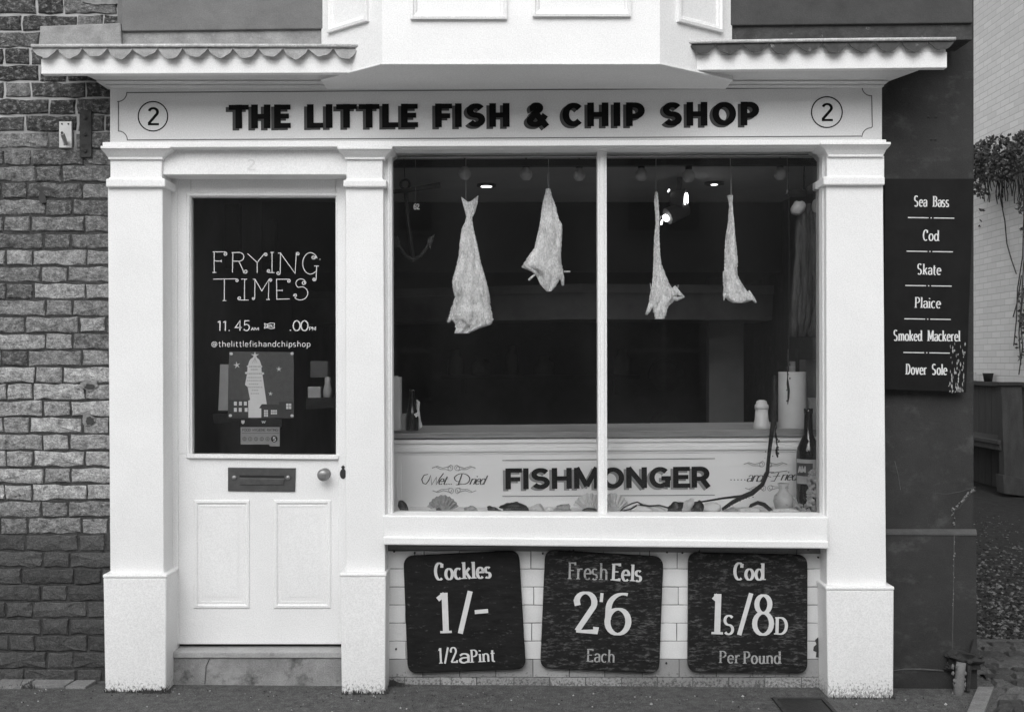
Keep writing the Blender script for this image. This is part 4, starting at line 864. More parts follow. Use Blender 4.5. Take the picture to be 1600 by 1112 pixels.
fish("broad short dried fish with ragged fins, hanging just left of the mullion", [(0, 818, 852), (50, 806, 862), (130, 788, 893), (220, 778, 914), (270, 770, 940), (350, 752, 938), (440, 732, 934), (480, 700, 930), (540, 660, 932), (570, 642, 938), (590, 668, 944), (620, 722, 946), (650, 748, 930), (700, 772, 905), (730, 795, 885), (758, 822, 858)], 680, 295, 4.73, [((857, 246), (857, 297)), ((855, 270), (857, 297)), ((858, 270), (858, 297))],
     extra=[([(925, 600), (938, 660), (945, 715)], [.010, .011, .006]), ([(735, 635), (712, 655), (690, 675)], [.004, .006, .005]), ([(950, 612), (998, 612)], [.004, .004]), ([(720, 590), (670, 580), (640, 573)], [.012, .009, .005])], seed=2)
fish("thinnest dried fish with spread lower fins, hanging right of the mullion", [(25, 158, 178), (100, 150, 184), (180, 160, 190), (260, 162, 190), (350, 152, 192), (450, 148, 195), (550, 146, 205), (620, 142, 232), (700, 135, 264), (740, 128, 290), (790, 118, 320), (830, 112, 300), (860, 112, 265), (885, 140, 250), (920, 150, 245), (962, 158, 228)], 990, 295, 4.73, [((1025, 246), (1025, 301))],
     extra=[([(290, 730), (330, 770), (375, 802)], [.016, .012, .004]), ([(280, 800), (320, 815), (365, 802)], [.012, .010, .004]), ([(130, 850), (110, 900), (92, 930)], [.012, .010, .006]), ([(190, 230), (205, 200)], [.003, .002]), ([(325, 735), (330, 708)], [.003, .002]), ([(128, 740), (122, 695)], [.003, .001])], seed=3)
fish("slim dried fish with one flared corner, hanging furthest right", [(50, 690, 735), (110, 706, 730), (160, 703, 735), (260, 696, 745), (350, 680, 752), (450, 672, 764), (540, 670, 771), (600, 668, 765), (640, 665, 770), (700, 662, 800), (760, 664, 842), (800, 672, 872), (820, 690, 880), (842, 730, 830)], 990, 295, 4.73, [((1141, 246), (1142, 306)), ((1143, 260), (1143, 322))],
     extra=[([(840, 760), (880, 810), (905, 842)], [.012, .010, .004]), ([(670, 770), (668, 826)], [.007, .003]), ([(664, 610), (662, 690)], [.003, .003])], seed=4)

# lit spotlights
sp = thing("spotlight_cluster", "pair of lit spotlights on a ceiling arm right of the thinnest fish", "spotlight", P(1062, 300, .9))
mb = MB()
def can(mb, a, b, r0, r1): mb.tube([a, a.lerp(b, .5), b], [r0, (r0 + r1) / 2, r1], 16)
y = .9; can(mb, P(1048, 310, y), P(1070, 312, y - .02), .035, .058); can(mb, P(1072, 325, y), P(1043, 338, y - .03), .04, .044); mb.tube([P(1062, 262, y), P(1062, 290, y), P(1055, 315, y), P(1058, 330, y)], .014, 8)
mb.build("housing", "interior_grey", sp, smooth=False)
mb = MB(); mb.tube([P(1071.5, 312, y - .022), P(1073, 312, y - .024)], .036, 16); mb.build("lens", "lamp_light", sp)
mb = MB(); mb.tube([P(1041.5, 340, y - .032), P(1039.5, 341.5, y - .036)], .02, 12); mb.tube([P(1034.5, 344, y - .04), P(1033, 351, y - .04)], .005, 6); mb.tube([P(1043.5, 300, y - .04), P(1046, 296, y - .04)], .004, 6); mb.build("lens", "lamp_light", sp)
# faint band across the room, with a corner in the middle
mb = MB(); a0, am, a1 = (-1.48, 2.55), (.42, 1.78), (1.60, 1.92); z0, z1, zt_ = 1.70, 1.86, 1.91
vs = []
for (x, y), dz in zip((a0, am, a1), (0, 0, 0)):
    for yy, z in ((y, z0 ), (y - .03, z1), (y - .05, z1), (y - .05, zt_), (y + .5, zt_), (y + .5, z0)): vs.append((x, yy, z))
mb.add(vs, [[i * 6 + k, i * 6 + (k + 1) % 6, (i + 1) * 6 + (k + 1) % 6, (i + 1) * 6 + k] for i in range(2) for k in range(6)] + [list(range(6)), list(range(12, 18))])
band = tag(mb.build("cornered_band", "interior_grey", loc=(.1, 2.2, 1.75)), "dim cornered band deep inside behind the hanging fish", "band")
# dim shelf and jars on the back wall
t = thing("back_shelf", "dim shelf on the back wall of the shop between the fish", "shelf", P(830, 590, 3.9))
MB().box(690, 586, 1000, 592, 3.9, 4.15).build("board", "interior_grey", t)
for px in (720, 960): MB().box(px, 592, px + 6, 616, 4.0, 4.15).build("bracket", "interior_grey", t)
for i, (px, h_, r_, lb_) in enumerate(((712, 40, 12, "dim tall jar at the left end of the back shelf"), (752, 28, 14, "dim squat jar second from the left on the back shelf"), (800, 46, 10, "dim slim bottle in the middle of the back shelf"), (850, 30, 15, "dim wide jar left of the mullion on the back shelf"), (972, 40, 13, "dim jar at the back shelf's right end"))):
    k = (D + 4.0) / (D * K); c = P(px, 586, 4.0); mb = MB(); mb.lathe(c, [(r_ * k, 0), (r_ * k, h_ * .65 * k), (r_ * .5 * k, h_ * .8 * k), (r_ * .5 * k, h_ * k)], 16)
    tag(mb.build("jar", "interior_ceiling", smooth=True, loc=c), lb_, "jar", "jars on the back shelf")
for px, py, r_, lb_ in ((1042, 585, 27, "dim round plate hung on the back wall, upper of two"), (1046, 668, 30, "dim round plate on the back wall just above the counter")):
    k = (D + 4.0) / (D * K); c = P(px, py, 4.1); mb = MB(); mb.lathe(c, [(r_ * k, -.05), (r_ * k, 0), (r_ * .7 * k, .01), (.2 * k, .01)], 28, 'y'); tag(mb.build("wall_plate", "interior_grey", loc=c), lb_, "plate", "plates on the back wall")
# anchor
an = thing("iron_anchor", "dark iron anchor hanging in the left of the window", "anchor", P(645, 400, .24)); y = .24
mb = MB(); mb.tube([P(633 + 7.5 * math.cos(R(a)), 288 + 7.5 * math.sin(R(a)), y) for a in range(0, 361, 24)], .0055, 8); mb.build("ring", "iron", an, smooth=True)
mb = MB(); mb.tube([P(634, 296, y), P(637, 340, y), P(645, 402, y)], [.010, .008, .010], 8); mb.build("shank", "iron", an, smooth=True)
mb = MB(); mb.tube([P(612, 300, y - .01), P(640, 297, y - .01), P(688, 289, y - .01)], [.009, .010, .013], 8); mb.build("stock", "iron", an, smooth=True)
mb = MB(); mb.tube([P(x, yy, y) for x, yy in [(620, 368), (624, 385), (633, 399), (645, 406), (657, 400), (667, 387), (673, 370)]], [.004, .006, .008, .010, .008, .006, .004], 8)
mb.prism([(667, 374), (679, 366), (672, 390)], y - .008, y + .008); mb.prism([(625, 376), (613, 366), (621, 390)], y - .008, y + .008); mb.build("arms", "iron", an)
mb = MB(); mb.tube([P(631, 247, y), P(632, 266, y), P(633, 281, y)], .002, 5); mb.build("string", "iron", an)
tg = thing("number_tag", "tiny white number tag on a thread beside the anchor", "tag", P(650.5, 328, .2))
mb = MB(); text(mb, "6|2", HAND, (646.5, 327), (655, 327), 8, .2, 1.5, 1.2); o = mb.build("number", "paper_white", tg, merge=False); md = o.modifiers.new("solid", 'SOLIDIFY'); md.thickness = .002
mb = MB(); mb.tube([P(649, 247, .2), P(649.5, 318, .2)], .0006, 4); mb.build("thread", "string", tg)
# net bundle hung in the right corner
nb = thing("net_bundle", "dim bundle of netting and floats hanging in the right window corner", "fishing net", P(1262, 520, .22)); y = .22; random.seed(3)
mb = MB()
for i in range(16):
    x0 = 1262 + random.uniform(-12, 14); pts = []
    for k in range(9): pts.append(P(x0 + (k / 8) * random.uniform(-8, 8) - 12 * (k / 8) * (1 if i % 2 else -.3) + random.uniform(-1.5, 1.5), 318 + 26 * k, y + random.uniform(-.02, .02)))
    mb.tube(pts, [.008 + random.uniform(0, .006)] * 9, 6)
mb.build("netting", "net", nb, smooth=True)
mb = MB(); mb.blob(P(1247, 325, y - .03), (.030, .025, .036), 1, .2, rot=.7); mb.blob(P(1273, 322, y - .02), (.012, .02, .03), 2, .2); mb.build("float", "lamp_glass", nb, smooth=True)
mb = MB(); mb.blob(P(1245, 302, y - .01), (.045, .03, .022), 5, .4); mb.tube([P(1257, 256, y), P(1256, 300, y)], .004, 6); mb.build("knot", "iron", nb, smooth=True)
hk = thing("hook_line", "thin pale line with a hook hanging left of the net bundle", "fish hook", P(1230, 305, .21))
mb = MB(); mb.tube([P(1230, 247, .21), P(1230, 300, .21), P(1231, 304, .21)], .0007, 5); mb.build("line", "string", hk)
mb = MB(); mb.tube([P(1230.0, 297, .209), P(1229.5, 302, .209), P(1232, 305, .209)], .0018, 6); mb.build("hook", "rail_metal", hk)

# ------------------------------------------------------------------ goods standing on the counter
def zbase(py, y): return P(0, py, y).z
def stand(px, y):  # top surface point of the counter at depth y
    sl_ = P(948, 673.6, YK - .035).z; return Vector((P(px, 0, y).x, y, sl_))
YT = .36
t = thing("paper_roll", "large white paper roll standing on the counter's right end", "paper roll", stand(1238, YT + .04))
c = stand(1238, YT + .04); r = 21.5 / K * (D + YT) / D
mb = MB(); h = c.z; topz = P(0, 581, YT).z
mb.lathe(c, [(r * .97, 0), (r, .01), (r, topz - h - .004), (r * .99, topz - h)], 32); mb.build("roll", "paper_white", t, smooth=True)
mb = MB(); mb.lathe(c + Vector((0, 0, topz - h)), [(r * .22, .0), (r * .22, .05)], 16); mb.build("core", "counter_wood", t)
t = thing("salt_shaker", "white lidded salt shaker standing on the counter", "shaker", stand(1190, YT))
c = stand(1190, YT); k = 1 / K * (D + YT) / D
mb = MB(); mb.lathe(c, [(13 * k, 0), (13 * k, 8 * k), (12 * k, 11 * k), (10.5 * k, 18 * k), (9.5 * k, 33 * k)], 28); mb.build("body", "ceramic_white", t, smooth=True)
mb = MB(); mb.lathe(c + Vector((0, 0, 33.2 * k)), [(10.6 * k, 0), (10.6 * k, 6 * k), (8.5 * k, 8 * k), (8 * k, 12 * k), (4 * k, 14 * k), (.3 * k, 14 * k)], 28); mb.build("lid", "ceramic_white", t, smooth=True)
t = thing("sauce_carton", "tall white carton at the counter's left end", "carton", stand(619, YT))
c = stand(619, YT); MB().wbox(c.x - 8 * k, c.x + 7.5 * k, YT - .02, YT + .04, c.z, P(0, 589, YT).z).build("box", "paper_white", t, bevel=.002)
mb = MB(); mb.wbox(c.x - 3 * k, c.x + 3 * k, YT - .01, YT + .01, P(0, 589, YT).z, P(0, 587, YT).z); mb.build("cap", "paper_white", t)
o = MB().wbox(P(626, 0, YT + .05).x, P(634, 0, YT + .05).x, YT + .03, YT + .07, c.z, P(0, 647, YT).z).build("paper_stack", "bottle_label", bevel=.002, loc=(c.x + .03, YT + .05, c.z)); tag(o, "small grey carton between the white carton and the dark bottle", "carton")
t = thing("sauce_bottle", "dark glass bottle with leaning papers at the counter's left end", "bottle", stand(644, YT - .02)); c = stand(644, YT - .02)
mb = MB(); mb.lathe(c, [(9.5 * k, 0), (10 * k, 2 * k), (10 * k, 20 * k), (8 * k, 30 * k), (4.5 * k, 42 * k), (4 * k, 60 * k), (4.6 * k, 61 * k), (4.6 * k, 64 * k)], 24); mb.build("glass", "bottle_glass", t, smooth=True)
mb = MB(); mb.prism([(647, 647), (653, 643), (656, 647), (650, 652)], YT - .05, YT - .048); mb.build("label", "paper_white", t)
t = tag(MB().prism([(651, 624), (656, 628), (655, 640), (657, 655), (660, 666), (655, 670), (651, 668)], YT + .005, YT + .012).build("folded_paper", "paper_white", loc=stand(656, YT)), "crumpled white paper slip standing right of the dark sauce bottle", "paper")
t = tag(MB().wbox(P(1256, 0, YT + .12).x, P(1286, 0, YT + .12).x, YT + .1, YT + .2, stand(0, 0).z, P(0, 562, YT).z).build("cardboard_box", "interior_grey", loc=stand(1270, YT + .14), bevel=.003), "dim cardboard box behind the paper roll at window's right edge", "box")
t = tag(MB().wbox(P(1263, 0, YT + .02).x, P(1284, 0, YT + .02).x, YT - .0, YT + .06, stand(0, 0).z, P(0, 622, YT).z).build("small_tub", "sticker_grey", loc=stand(1273, YT + .02), bevel=.003), "small pale tub beside the paper roll behind the wine bottle", "tub")

# tall bottle with label on the ledge
YV = .2; k = 1 / K * (D + YV) / D
def onledge(px, y=.17): return Vector((P(px, 0, y).x, y, ZS))
t = thing("wine_bottle", "tall dark wine bottle with pale label in the window's right corner", "bottle", onledge(1263, YV)); c = onledge(1263, YV); H0 = 795
def hh(py): return P(0, py, YV).z - ZS
mb = MB(); mb.lathe(c, [(17.5 * k, 0), (18.5 * k, .01), (18.5 * k, hh(712)), (17 * k, hh(700)), (12 * k, hh(688)), (7 * k, hh(678)), (6.2 * k, hh(648)), (6.2 * k, hh(646)), (7 * k, hh(645)), (7 * k, hh(638))], 28); mb.build("glass", "bottle_glass", t, smooth=True)
mb = MB()
def lab(mb, a0, a1, p0, p1, r):
    n_ = 12; vs = []
    for i in range(n_ + 1):
        a = R(a0 + (a1 - a0) * i / n_); vs += [c + Vector((r * k * math.sin(a), -r * k * math.cos(a), hh(p0))), c + Vector((r * k * math.sin(a), -r * k * math.cos(a), hh(p1)))]
    mb.add(vs, [[2 * i, 2 * i + 2, 2 * i + 3, 2 * i + 1] for i in range(n_)])
lab(mb, -85, 60, 716, 754, 18.8); mb.build("label", "bottle_label", t)
mb = MB(); lab(mb, -80, 5, 722, 742, 19.0); mb.build("label_band", "label_ink", t)
mb = MB(); text(mb, "AM", block(.24, .2), (1247, 738), (1259, 738), 10, YV - 19.6 * k, 2.2, 1.8); mb.build("label_lettering", "bottle_label", t, merge=False)
t = thing("flowered_jar", "small pale patterned ceramic jar beside the wine bottle", "jar", onledge(1224, .16)); c = onledge(1224, .16); k = 1 / K * (D + .16) / D
mb = MB(); mb.lathe(c, [(9 * k, 0), (13 * k, 6 * k), (15.5 * k, 16 * k), (14 * k, 25 * k), (8 * k, 31 * k), (6.5 * k, 34 * k), (7.5 * k, 40 * k), (9.5 * k, 44 * k), (8.5 * k, 44.5 * k)], 28); mb.build("body", "jar_ceramic", t, smooth=True)
mb = MB(); mb.tube([c + Vector((a * k, 0, b * k)) for a, b in [(13, 8), (19, 7), (21, 13), (18, 20), (13, 21)]], .006, 8); mb.build("handle", "jar_ceramic", t, smooth=True)
t = thing("shell_string", "string of small pale shells heaped against the wine bottle", "shell string", onledge(1266, .13)); random.seed(9)
mb = MB()
for i in range(75):
    q = random.random(); yy = 734 + 66 * q; xx = 1270 + random.uniform(-6, 7) - (12 * max(0, q - .7) / .3) * random.random() - 2 * q
    mb.blob(P(xx, yy, .125 + random.uniform(-.012, .012)), (random.uniform(.006, .011),) * 3, i, .5, 5, 0)
for i in range(26): mb.blob(P(random.uniform(1243, 1276), random.uniform(788, 800), .125 + random.uniform(-.015, .015)), (random.uniform(.006, .011),) * 3, i, .5, 5, 0)
mb.build("shells", "shell_grey", t)

# kelp
YKP = .2; random.seed(4)
kp = thing("kelp_strand", "long dark dried seaweed stem curving down across the counter front", "seaweed", onledge(1150, YKP))
path = [(1211, 586), (1210, 610), (1210, 640), (1208, 662), (1204, 690), (1201, 715), (1199, 738), (1191, 757), (1175, 770), (1158, 777), (1142, 786), (1128, 796)]
mb = MB(); mb.tube([P(x, y, YKP - .02) for x, y in path], [.006, .012, .015, .011, .009, .008, .009, .010, .012, .011, .009, .007], 8)
mb.tube([P(x, y, YKP - .015) for x, y in [(1165, 774), (1130, 778), (1100, 783), (1070, 787), (1045, 792)]], [.006, .005, .004, .004, .003], 6)
mb.build("stem", "kelp", kp, smooth=True)
mb = MB()
for i in range(90):
    q = random.randint(3, len(path) - 2); f = random.random(); x = path[q][0] + (path[q + 1][0] - path[q][0]) * f + random.uniform(-6, 6) * (1 if random.random() < .3 else .5); y = path[q][1] + (path[q + 1][1] - path[q][1]) * f + random.uniform(-2, 6)
    mb.blob(P(x, y, YKP - .02 + random.uniform(-.01, .01)), (random.uniform(.001, .003), .002, random.uniform(.001, .004)), i, .4, 4)
mb.build("scraps", "kelp", kp)
for i, (x, y0, y1, lb_) in enumerate(((1231.5, 545, 632, "knobbly dark weed strand hanging in front of the paper roll"), (1215, 668, 714, "short dark weed tip dangling below the counter edge"))):
    mb = MB()
    pts = [(x + random.uniform(-1.2, 1.2) - (3 * (1 - q / 8) if i else 0), y0 + (y1 - y0) * q / 8) for q in range(9)]
    mb.tube([P(a, b, .17) for a, b in pts], [random.uniform(.0016, .006) for _ in range(8)] + [.001], 6)
    for q in range(14): mb.blob(P(x + random.uniform(-3, 3), random.uniform(y0 + 15, y1), .17), (.003, .002, .004), q, .5, 4)
    if i == 0: mb.tube([P(1232, 256, .17), P(1233, 400, .17), P(1232, 546, .17)], .0015, 5)
    else: mb.tube([P(1212, 650, .17), P(1213, 670, .17)], .003, 5)
    tag(mb.build("weed_strand", "kelp", loc=P(x, y1, .17)), lb_, "seaweed", "hanging weed strands")

# shells and pebbles along the ledge
def scallop(px, py, r, y, m, lab, tilt=0):
    k = (D + y) / (D * K); c = P(px, py, y); mb = MB(); n_r, n_a = 8, 36; vs = []
    for side in (0, 1):
        for i in range(n_r + 1):
            q = .08 + .92 * i / n_r
            for j in range(n_a + 1):
                a = R(25 + 130 * j / n_a); rd = r * k * q * (1 + .03 * math.cos(j * math.pi * 2 / 4)) * (1.0 - .10 * abs(math.cos(a)))
                b = .26 * r * k * (1 - q * q) + .05 * r * k * q * math.cos(j * math.pi * 2 / 4)
                vs.append(c + Vector((rd * math.cos(a + tilt), (-b - .004 if side == 0 else .004), rd * math.sin(a + tilt))))
    m1 = (n_r + 1) * (n_a + 1); W = n_a + 1
    fs = [[s * m1 + i * W + j, s * m1 + i * W + j + 1, s * m1 + (i + 1) * W + j + 1, s * m1 + (i + 1) * W + j] for s in (0, 1) for i in range(n_r) for j in range(n_a)]
    for j in range(n_a): fs += [[n_r * W + j, n_r * W + j + 1, m1 + n_r * W + j + 1, m1 + n_r * W + j], [j, j + 1, m1 + j + 1, m1 + j]]
    for i in range(n_r): fs += [[i * W, (i + 1) * W, m1 + (i + 1) * W, m1 + i * W], [i * W + n_a, (i + 1) * W + n_a, m1 + (i + 1) * W + n_a, m1 + i * W + n_a]]
    mb.add(vs, fs); tag(mb.build("scallop_shell", m, loc=c), lab, "seashell", "scallop shells on the window ledge")
scallop(692, 802, 29, .15, "shell_grey", "ribbed scallop shell standing below the wet and dried script")
scallop(921, 800, 30, .14, "shell", "pale ribbed scallop shell touching the left of the mullion")
scallop(958, 800, 30, .15, "shell", "faint ribbed scallop shell just right of the mullion")
random.seed(12)
def lump(kind, px, py, rx, rz, m, lab, rot=0, y=.13, rough=.2, cat="seashell", seed=0):
    k = (D + y) / (D * K); c = P(px, py, y); mb = MB(); mb.blob(c, (rx * k, min(rx, rz) * k * .8, rz * k), seed, rough, 9, rot)
    tag(mb.build(kind, m, loc=c, smooth=True), lab, cat)
lump("mussel_shell", 630, 792, 7, 12, "mussel", "dark mussel shell leaning in the window's bottom left corner", rot=-.5, seed=1, rough=.1)
lump("pebble", 677, 799, 8, 5.5, "pebble", "white pebble left of the scallop below the script", seed=2, cat="pebble")
lump("mussel_shell", 685, 797, 5, 4, "mussel", "tiny dark shell between white pebble and grey scallop", seed=3)
lump("whelk_shell", 735, 797, 11, 6, "shell_grey", "grey whelk shell alone below the FISHMONGER letter F's left", seed=4, rough=.7)
lump("pebble", 757, 801, 10, 4, "pebble", "flat pale pebble left of the dark crab claw", seed=5, cat="pebble")
lump("crab_claw", 772, 797, 11, 4.5, "mussel", "dark thin crab claw left of the big dark crab shell", rot=.4, seed=6, rough=.6, cat="crab claw")
lump("crab_shell", 803, 795, 20, 10, "mussel", "big dark crab shell below the letters I and S", seed=7, rough=.7, cat="crab shell")
lump("oyster_shell", 838, 797, 14, 8, "shell", "pale oyster shell right of the dark crab shell", seed=8, rough=.6)
lump("pebble", 858, 798, 7, 7, "pebble", "round white pebble below the letter M", seed=9, cat="pebble")
lump("oyster_shell", 879, 795, 13, 9, "shell_grey", "dark edged grey oyster shell left of the pale scallop", seed=10, rough=.6)
lump("mussel_shell", 921, 798, 12, 5, "mussel", "flat dark mussel in front of the scallop left of mullion", seed=11, y=.1)
lump("pebble", 1001, 797, 17, 9, "pebble", "large white stone right of the mullion scallop", seed=12, rough=.5, cat="pebble")
lump("oyster_shell", 1027, 796, 15, 6, "pebble", "flat white oyster shell below the letter N", rot=.3, seed=13, rough=.5)
lump("mussel_shell", 1057, 793, 14, 9, "mussel", "dark mussel pair below the letters G and E", rot=-.3, seed=14, rough=.5)
lump("oyster_shell", 1074, 790, 7, 12, "shell", "upright pale oyster shell between two dark mussels", rot=.6, seed=15, rough=.5, y=.12)
lump("mussel_shell", 1090, 793, 10, 10, "mussel", "round dark mussel below the letter R", rot=.4, seed=16, rough=.4)
lump("pebble", 1112, 794, 14, 10, "pebble", "big white stone under the seaweed stem", seed=17, rough=.4, cat="pebble")
lump("oyster_shell", 1142, 799, 13, 5, "shell_grey", "low grey shell right of the big white stone", seed=18, rough=.6)
lump("oyster_shell", 1172, 798, 18, 6, "shell", "pale flat shell in front of the curled dark weed", seed=19, rough=.5, y=.11)
lump("oyster_shell", 1226, 799, 22, 5.5, "shell", "wide pale shell in front of the patterned jar", seed=20, rough=.4, y=.1)
mb = MB(); mb.tube([P(x, y, .14) for x, y in [(1168, 798), (1174, 789), (1184, 785), (1194, 788), (1202, 795), (1210, 800)]], [.004, .008, .009, .010, .009, .004], 8)
tag(mb.build("curled_weed", "kelp", smooth=True, loc=P(1188, 800, .14)), "dark curled weed arching beside the patterned jar", "seaweed")
mb = MB()
for pth in ([(968, 800), (975, 792), (988, 786), (996, 784), (1004, 788)], [(1000, 788), (1015, 790), (1030, 789), (1045, 793)], [(972, 798), (985, 795), (995, 789)]): mb.tube([P(x, y, .115) for x, y in pth], .0035, 6)
tag(mb.build("crab_claw", "mussel", smooth=True, loc=P(995, 798, .115)), "dark jointed crab legs draped over the large white stone", "crab legs")

# ------------------------------------------------------------------ poster and sticker inside the door glass
YPO = YD + .032
ps = thing("event_poster", "square dark poster with white domed tower and stars on the door glass", "poster", P(409, 653, YPO)); PZ = lambda pts: [(330 + x / 6.54, 540 + y / 6.54) for x, y in pts]
MB().prism([(358, 549), (459, 550), (459, 653), (356, 653)], YPO + .001, YPO + .003).build("sheet", "poster_ink", ps)
mb = MB(); tower = [(380, 735), (378, 560), (398, 553), (372, 420), (345, 398), (366, 290), (345, 285), (347, 270), (368, 266), (372, 218), (360, 210), (376, 200)] + AR(444, 190, 62, 72, 165, 15, 10) + [(514, 205), (525, 212), (513, 220), (515, 268), (540, 275), (540, 290), (524, 296), (568, 598), (515, 598), (490, 636), (512, 640), (512, 735)]
mb.flat(PZ(tower), YPO); mb.build("tower", "poster_white", ps)
mb = MB(); mb.flat(PZ([(178, 552), (392, 552), (378, 600), (378, 736), (172, 736)]), YPO + .0004); mb.flat(PZ([(515, 642), (700, 642), (690, 572), (842, 572), (840, 736), (514, 736)]), YPO + .0004); mb.flat(PZ([(488, 636), (520, 596), (690, 600), (712, 642)]), YPO - .0003); mb.build("houses", "poster_dark", ps)
mb = MB()
for x0, y0 in ((232, 570), (284, 570), (334, 570), (232, 634), (282, 634), (342, 634)): mb.flat(PZ([(x0, y0), (x0 + 30, y0), (x0 + 30, y0 + 40), (x0, y0 + 40)]), YPO - .0006)
for x0, y0, nx, ny in ((540, 656, 2, 3), (610, 656, 3, 2), (766, 590, 2, 2)):
    s_ = 18 if x0 < 700 else 24
    for i in range(nx):
        for j in range(ny): mb.flat(PZ([(x0 + i * (s_ + 4), y0 + j * (s_ + 6)), (x0 + i * (s_ + 4) + s_, y0 + j * (s_ + 6)), (x0 + i * (s_ + 4) + s_, y0 + j * (s_ + 6) + s_ + 2), (x0 + i * (s_ + 4), y0 + j * (s_ + 6) + s_ + 2)]), YPO - .0006)
mb.build("lit_windows", "poster_white", ps)
mb = MB()
def star(cx, cy, r, k): mb.flat(PZ([(cx + (r if i % 2 == 0 else r * .3) * math.cos(R(90 + 36 * i + k)), cy - (r if i % 2 == 0 else r * .3) * math.sin(R(90 + 36 * i + k))) for i in range(10)]), YPO - .0003)
star(447, 100, 46, 0); star(262, 198, 40, 10); star(692, 238, 30, 0); star(606, 490, 26, -8)
for cx, cy in ((205, 82), (826, 80), (196, 712), (826, 714)): mb.flat(PZ(AR(cx, cy, 17, 15, 0, 340, 14)), YPO - .0008)
mb.build("stars_and_fixings", "poster_white", ps)
mb = MB(); random.seed(8)
for i, (y, a, b) in enumerate(((213, 385, 505), (243, 405, 480), (285, 370, 520), (325, 372, 512), (356, 365, 515), (392, 385, 485), (424, 375, 522), (455, 415, 480), (488, 405, 490))):
    x = a
    while x < b: wv = random.uniform(8, 20); ribbon(mb, PZ([(x, y), (min(x + wv, b), y)]), YPO - .0004, 1.6 if i > 2 else 2.2, 1.6 if i > 2 else 2.2); x += wv + 5
for x in (420, 447, 470): ribbon(mb, PZ([(447, 125), (x, 178)]), YPO - .0004, .9, .9)
mb.build("printed_lines", "poster_text", ps)
st = thing("hygiene_rating_sticker", "food hygiene rating sticker with a black 5 below the poster", "sticker", P(407, 698, YPO))
MB().prism([(374, 654), (440, 654), (440, 668), (374, 668)], YPO + .0012, YPO + .002).build("header", "sticker_black", st)
MB().prism([(376, 667), (437, 667), (437, 697), (421, 697), (421, 694), (376, 694)], YPO + .0006, YPO + .0015).build("card", "sticker_grey", st)
mb = MB(); text(mb, "FOOD| |HYGIENE| |RATING", HAND, (378.5, 673.5), (434.5, 673.5), 4.2, YPO, .75, .65); ribbon(mb, [(378, 676.5), (436, 676.5)], YPO, .6, .6)
for i in range(5): ribbon(mb, [(382 + 9 * i + 2.8 * math.cos(R(a)), 685.5 + 2.8 * math.sin(R(a))) for a in range(0, 361, 30)], YPO, .7, .7); text(mb, "01234"[i] if "01234"[i] in HAND else "2", HAND, (381 + 9 * i, 687.3), (383.2 + 9 * i, 687.3), 3.4, YPO, .6, .5)
mb.build("lettering", "sticker_ink", st, merge=False)
mb = MB(); mb.flat([(428.5 + 5.2 * math.cos(R(a)), 685.5 + 5.2 * math.sin(R(a))) for a in range(0, 360, 20)], YPO); mb.build("rating_disc", "sticker_black", st)
mb = MB(); text(mb, "5", block(.22, .2), (426.4, 689), (430.8, 689), 7, YPO - .0008, 1.5, 1.3); mb.prism([(377, 656.5), (382, 656.5), (382, 660), (379.5, 662.5), (377, 660)], YPO + .0, YPO + .001); text(mb, "W", HAND, (409, 661), (415, 661), 4, YPO, 1, .9)
mb.build("white_marks", "vinyl_white", st, merge=False)
o = thing("menu_card", "pale upright card on a dark shelf just left of the poster", "card", P(347, 640, .3)); MB().prism([(344, 569), (357, 569), (356, 641), (341, 641)], .3, .31).build("card", "bottle_label", o)
MB().prism([(332, 646), (380, 646), (380, 658), (334, 662)], .28, .42).build("shelf", "interior_dark", o)
for lbl, nm, px0, px1, py0, py1, y, m in (("dark tall coat rack board seen through the top of the door glass", "hanging_board", 350, 374, 318, 420, .8, "interior_dark"), ("dark narrow hanging board right of the coat rack board", "hanging_board", 412, 430, 343, 408, .9, "interior_dark"), ("dim pale box high on a shelf inside the door", "storage_box", 485, 512, 564, 590, 1.0, "interior_grey")):
    o = MB().box(px0, py0, px1, py1, y, y + .05).build(nm, m, bevel=.004, loc=P((px0 + px1) / 2, py1, y)); tag(o, lbl, "board" if nm == "hanging_board" else "box")
c = P(512, 622, .6); mb = MB(); mb.lathe(c, [(.022, 0), (.022, .04), (.014, .07), (.014, .1), (.008, .105)], 16); tag(mb.build("shaker_jar", "lamp_glass", smooth=True, loc=c), "dim shaker jar on a shelf inside the door's right side", "jar")
mb = MB(); mb.prism([(478, 622), (526, 622), (526, 636), (478, 640)], .5, .8); tag(mb.build("inner_shelf", "interior_dark", loc=P(500, 630, .6)), "dark shelf carrying a jar inside the door's right side", "shelf")
mb = MB(); mb.prism([(481, 604), (501, 604), (501, 622), (481, 622)], .58, .64); tag(mb.build("storage_tub", "lamp_glass", loc=P(491, 622, .6), bevel=.003), "dim square tub left of the jar inside the door", "tub")

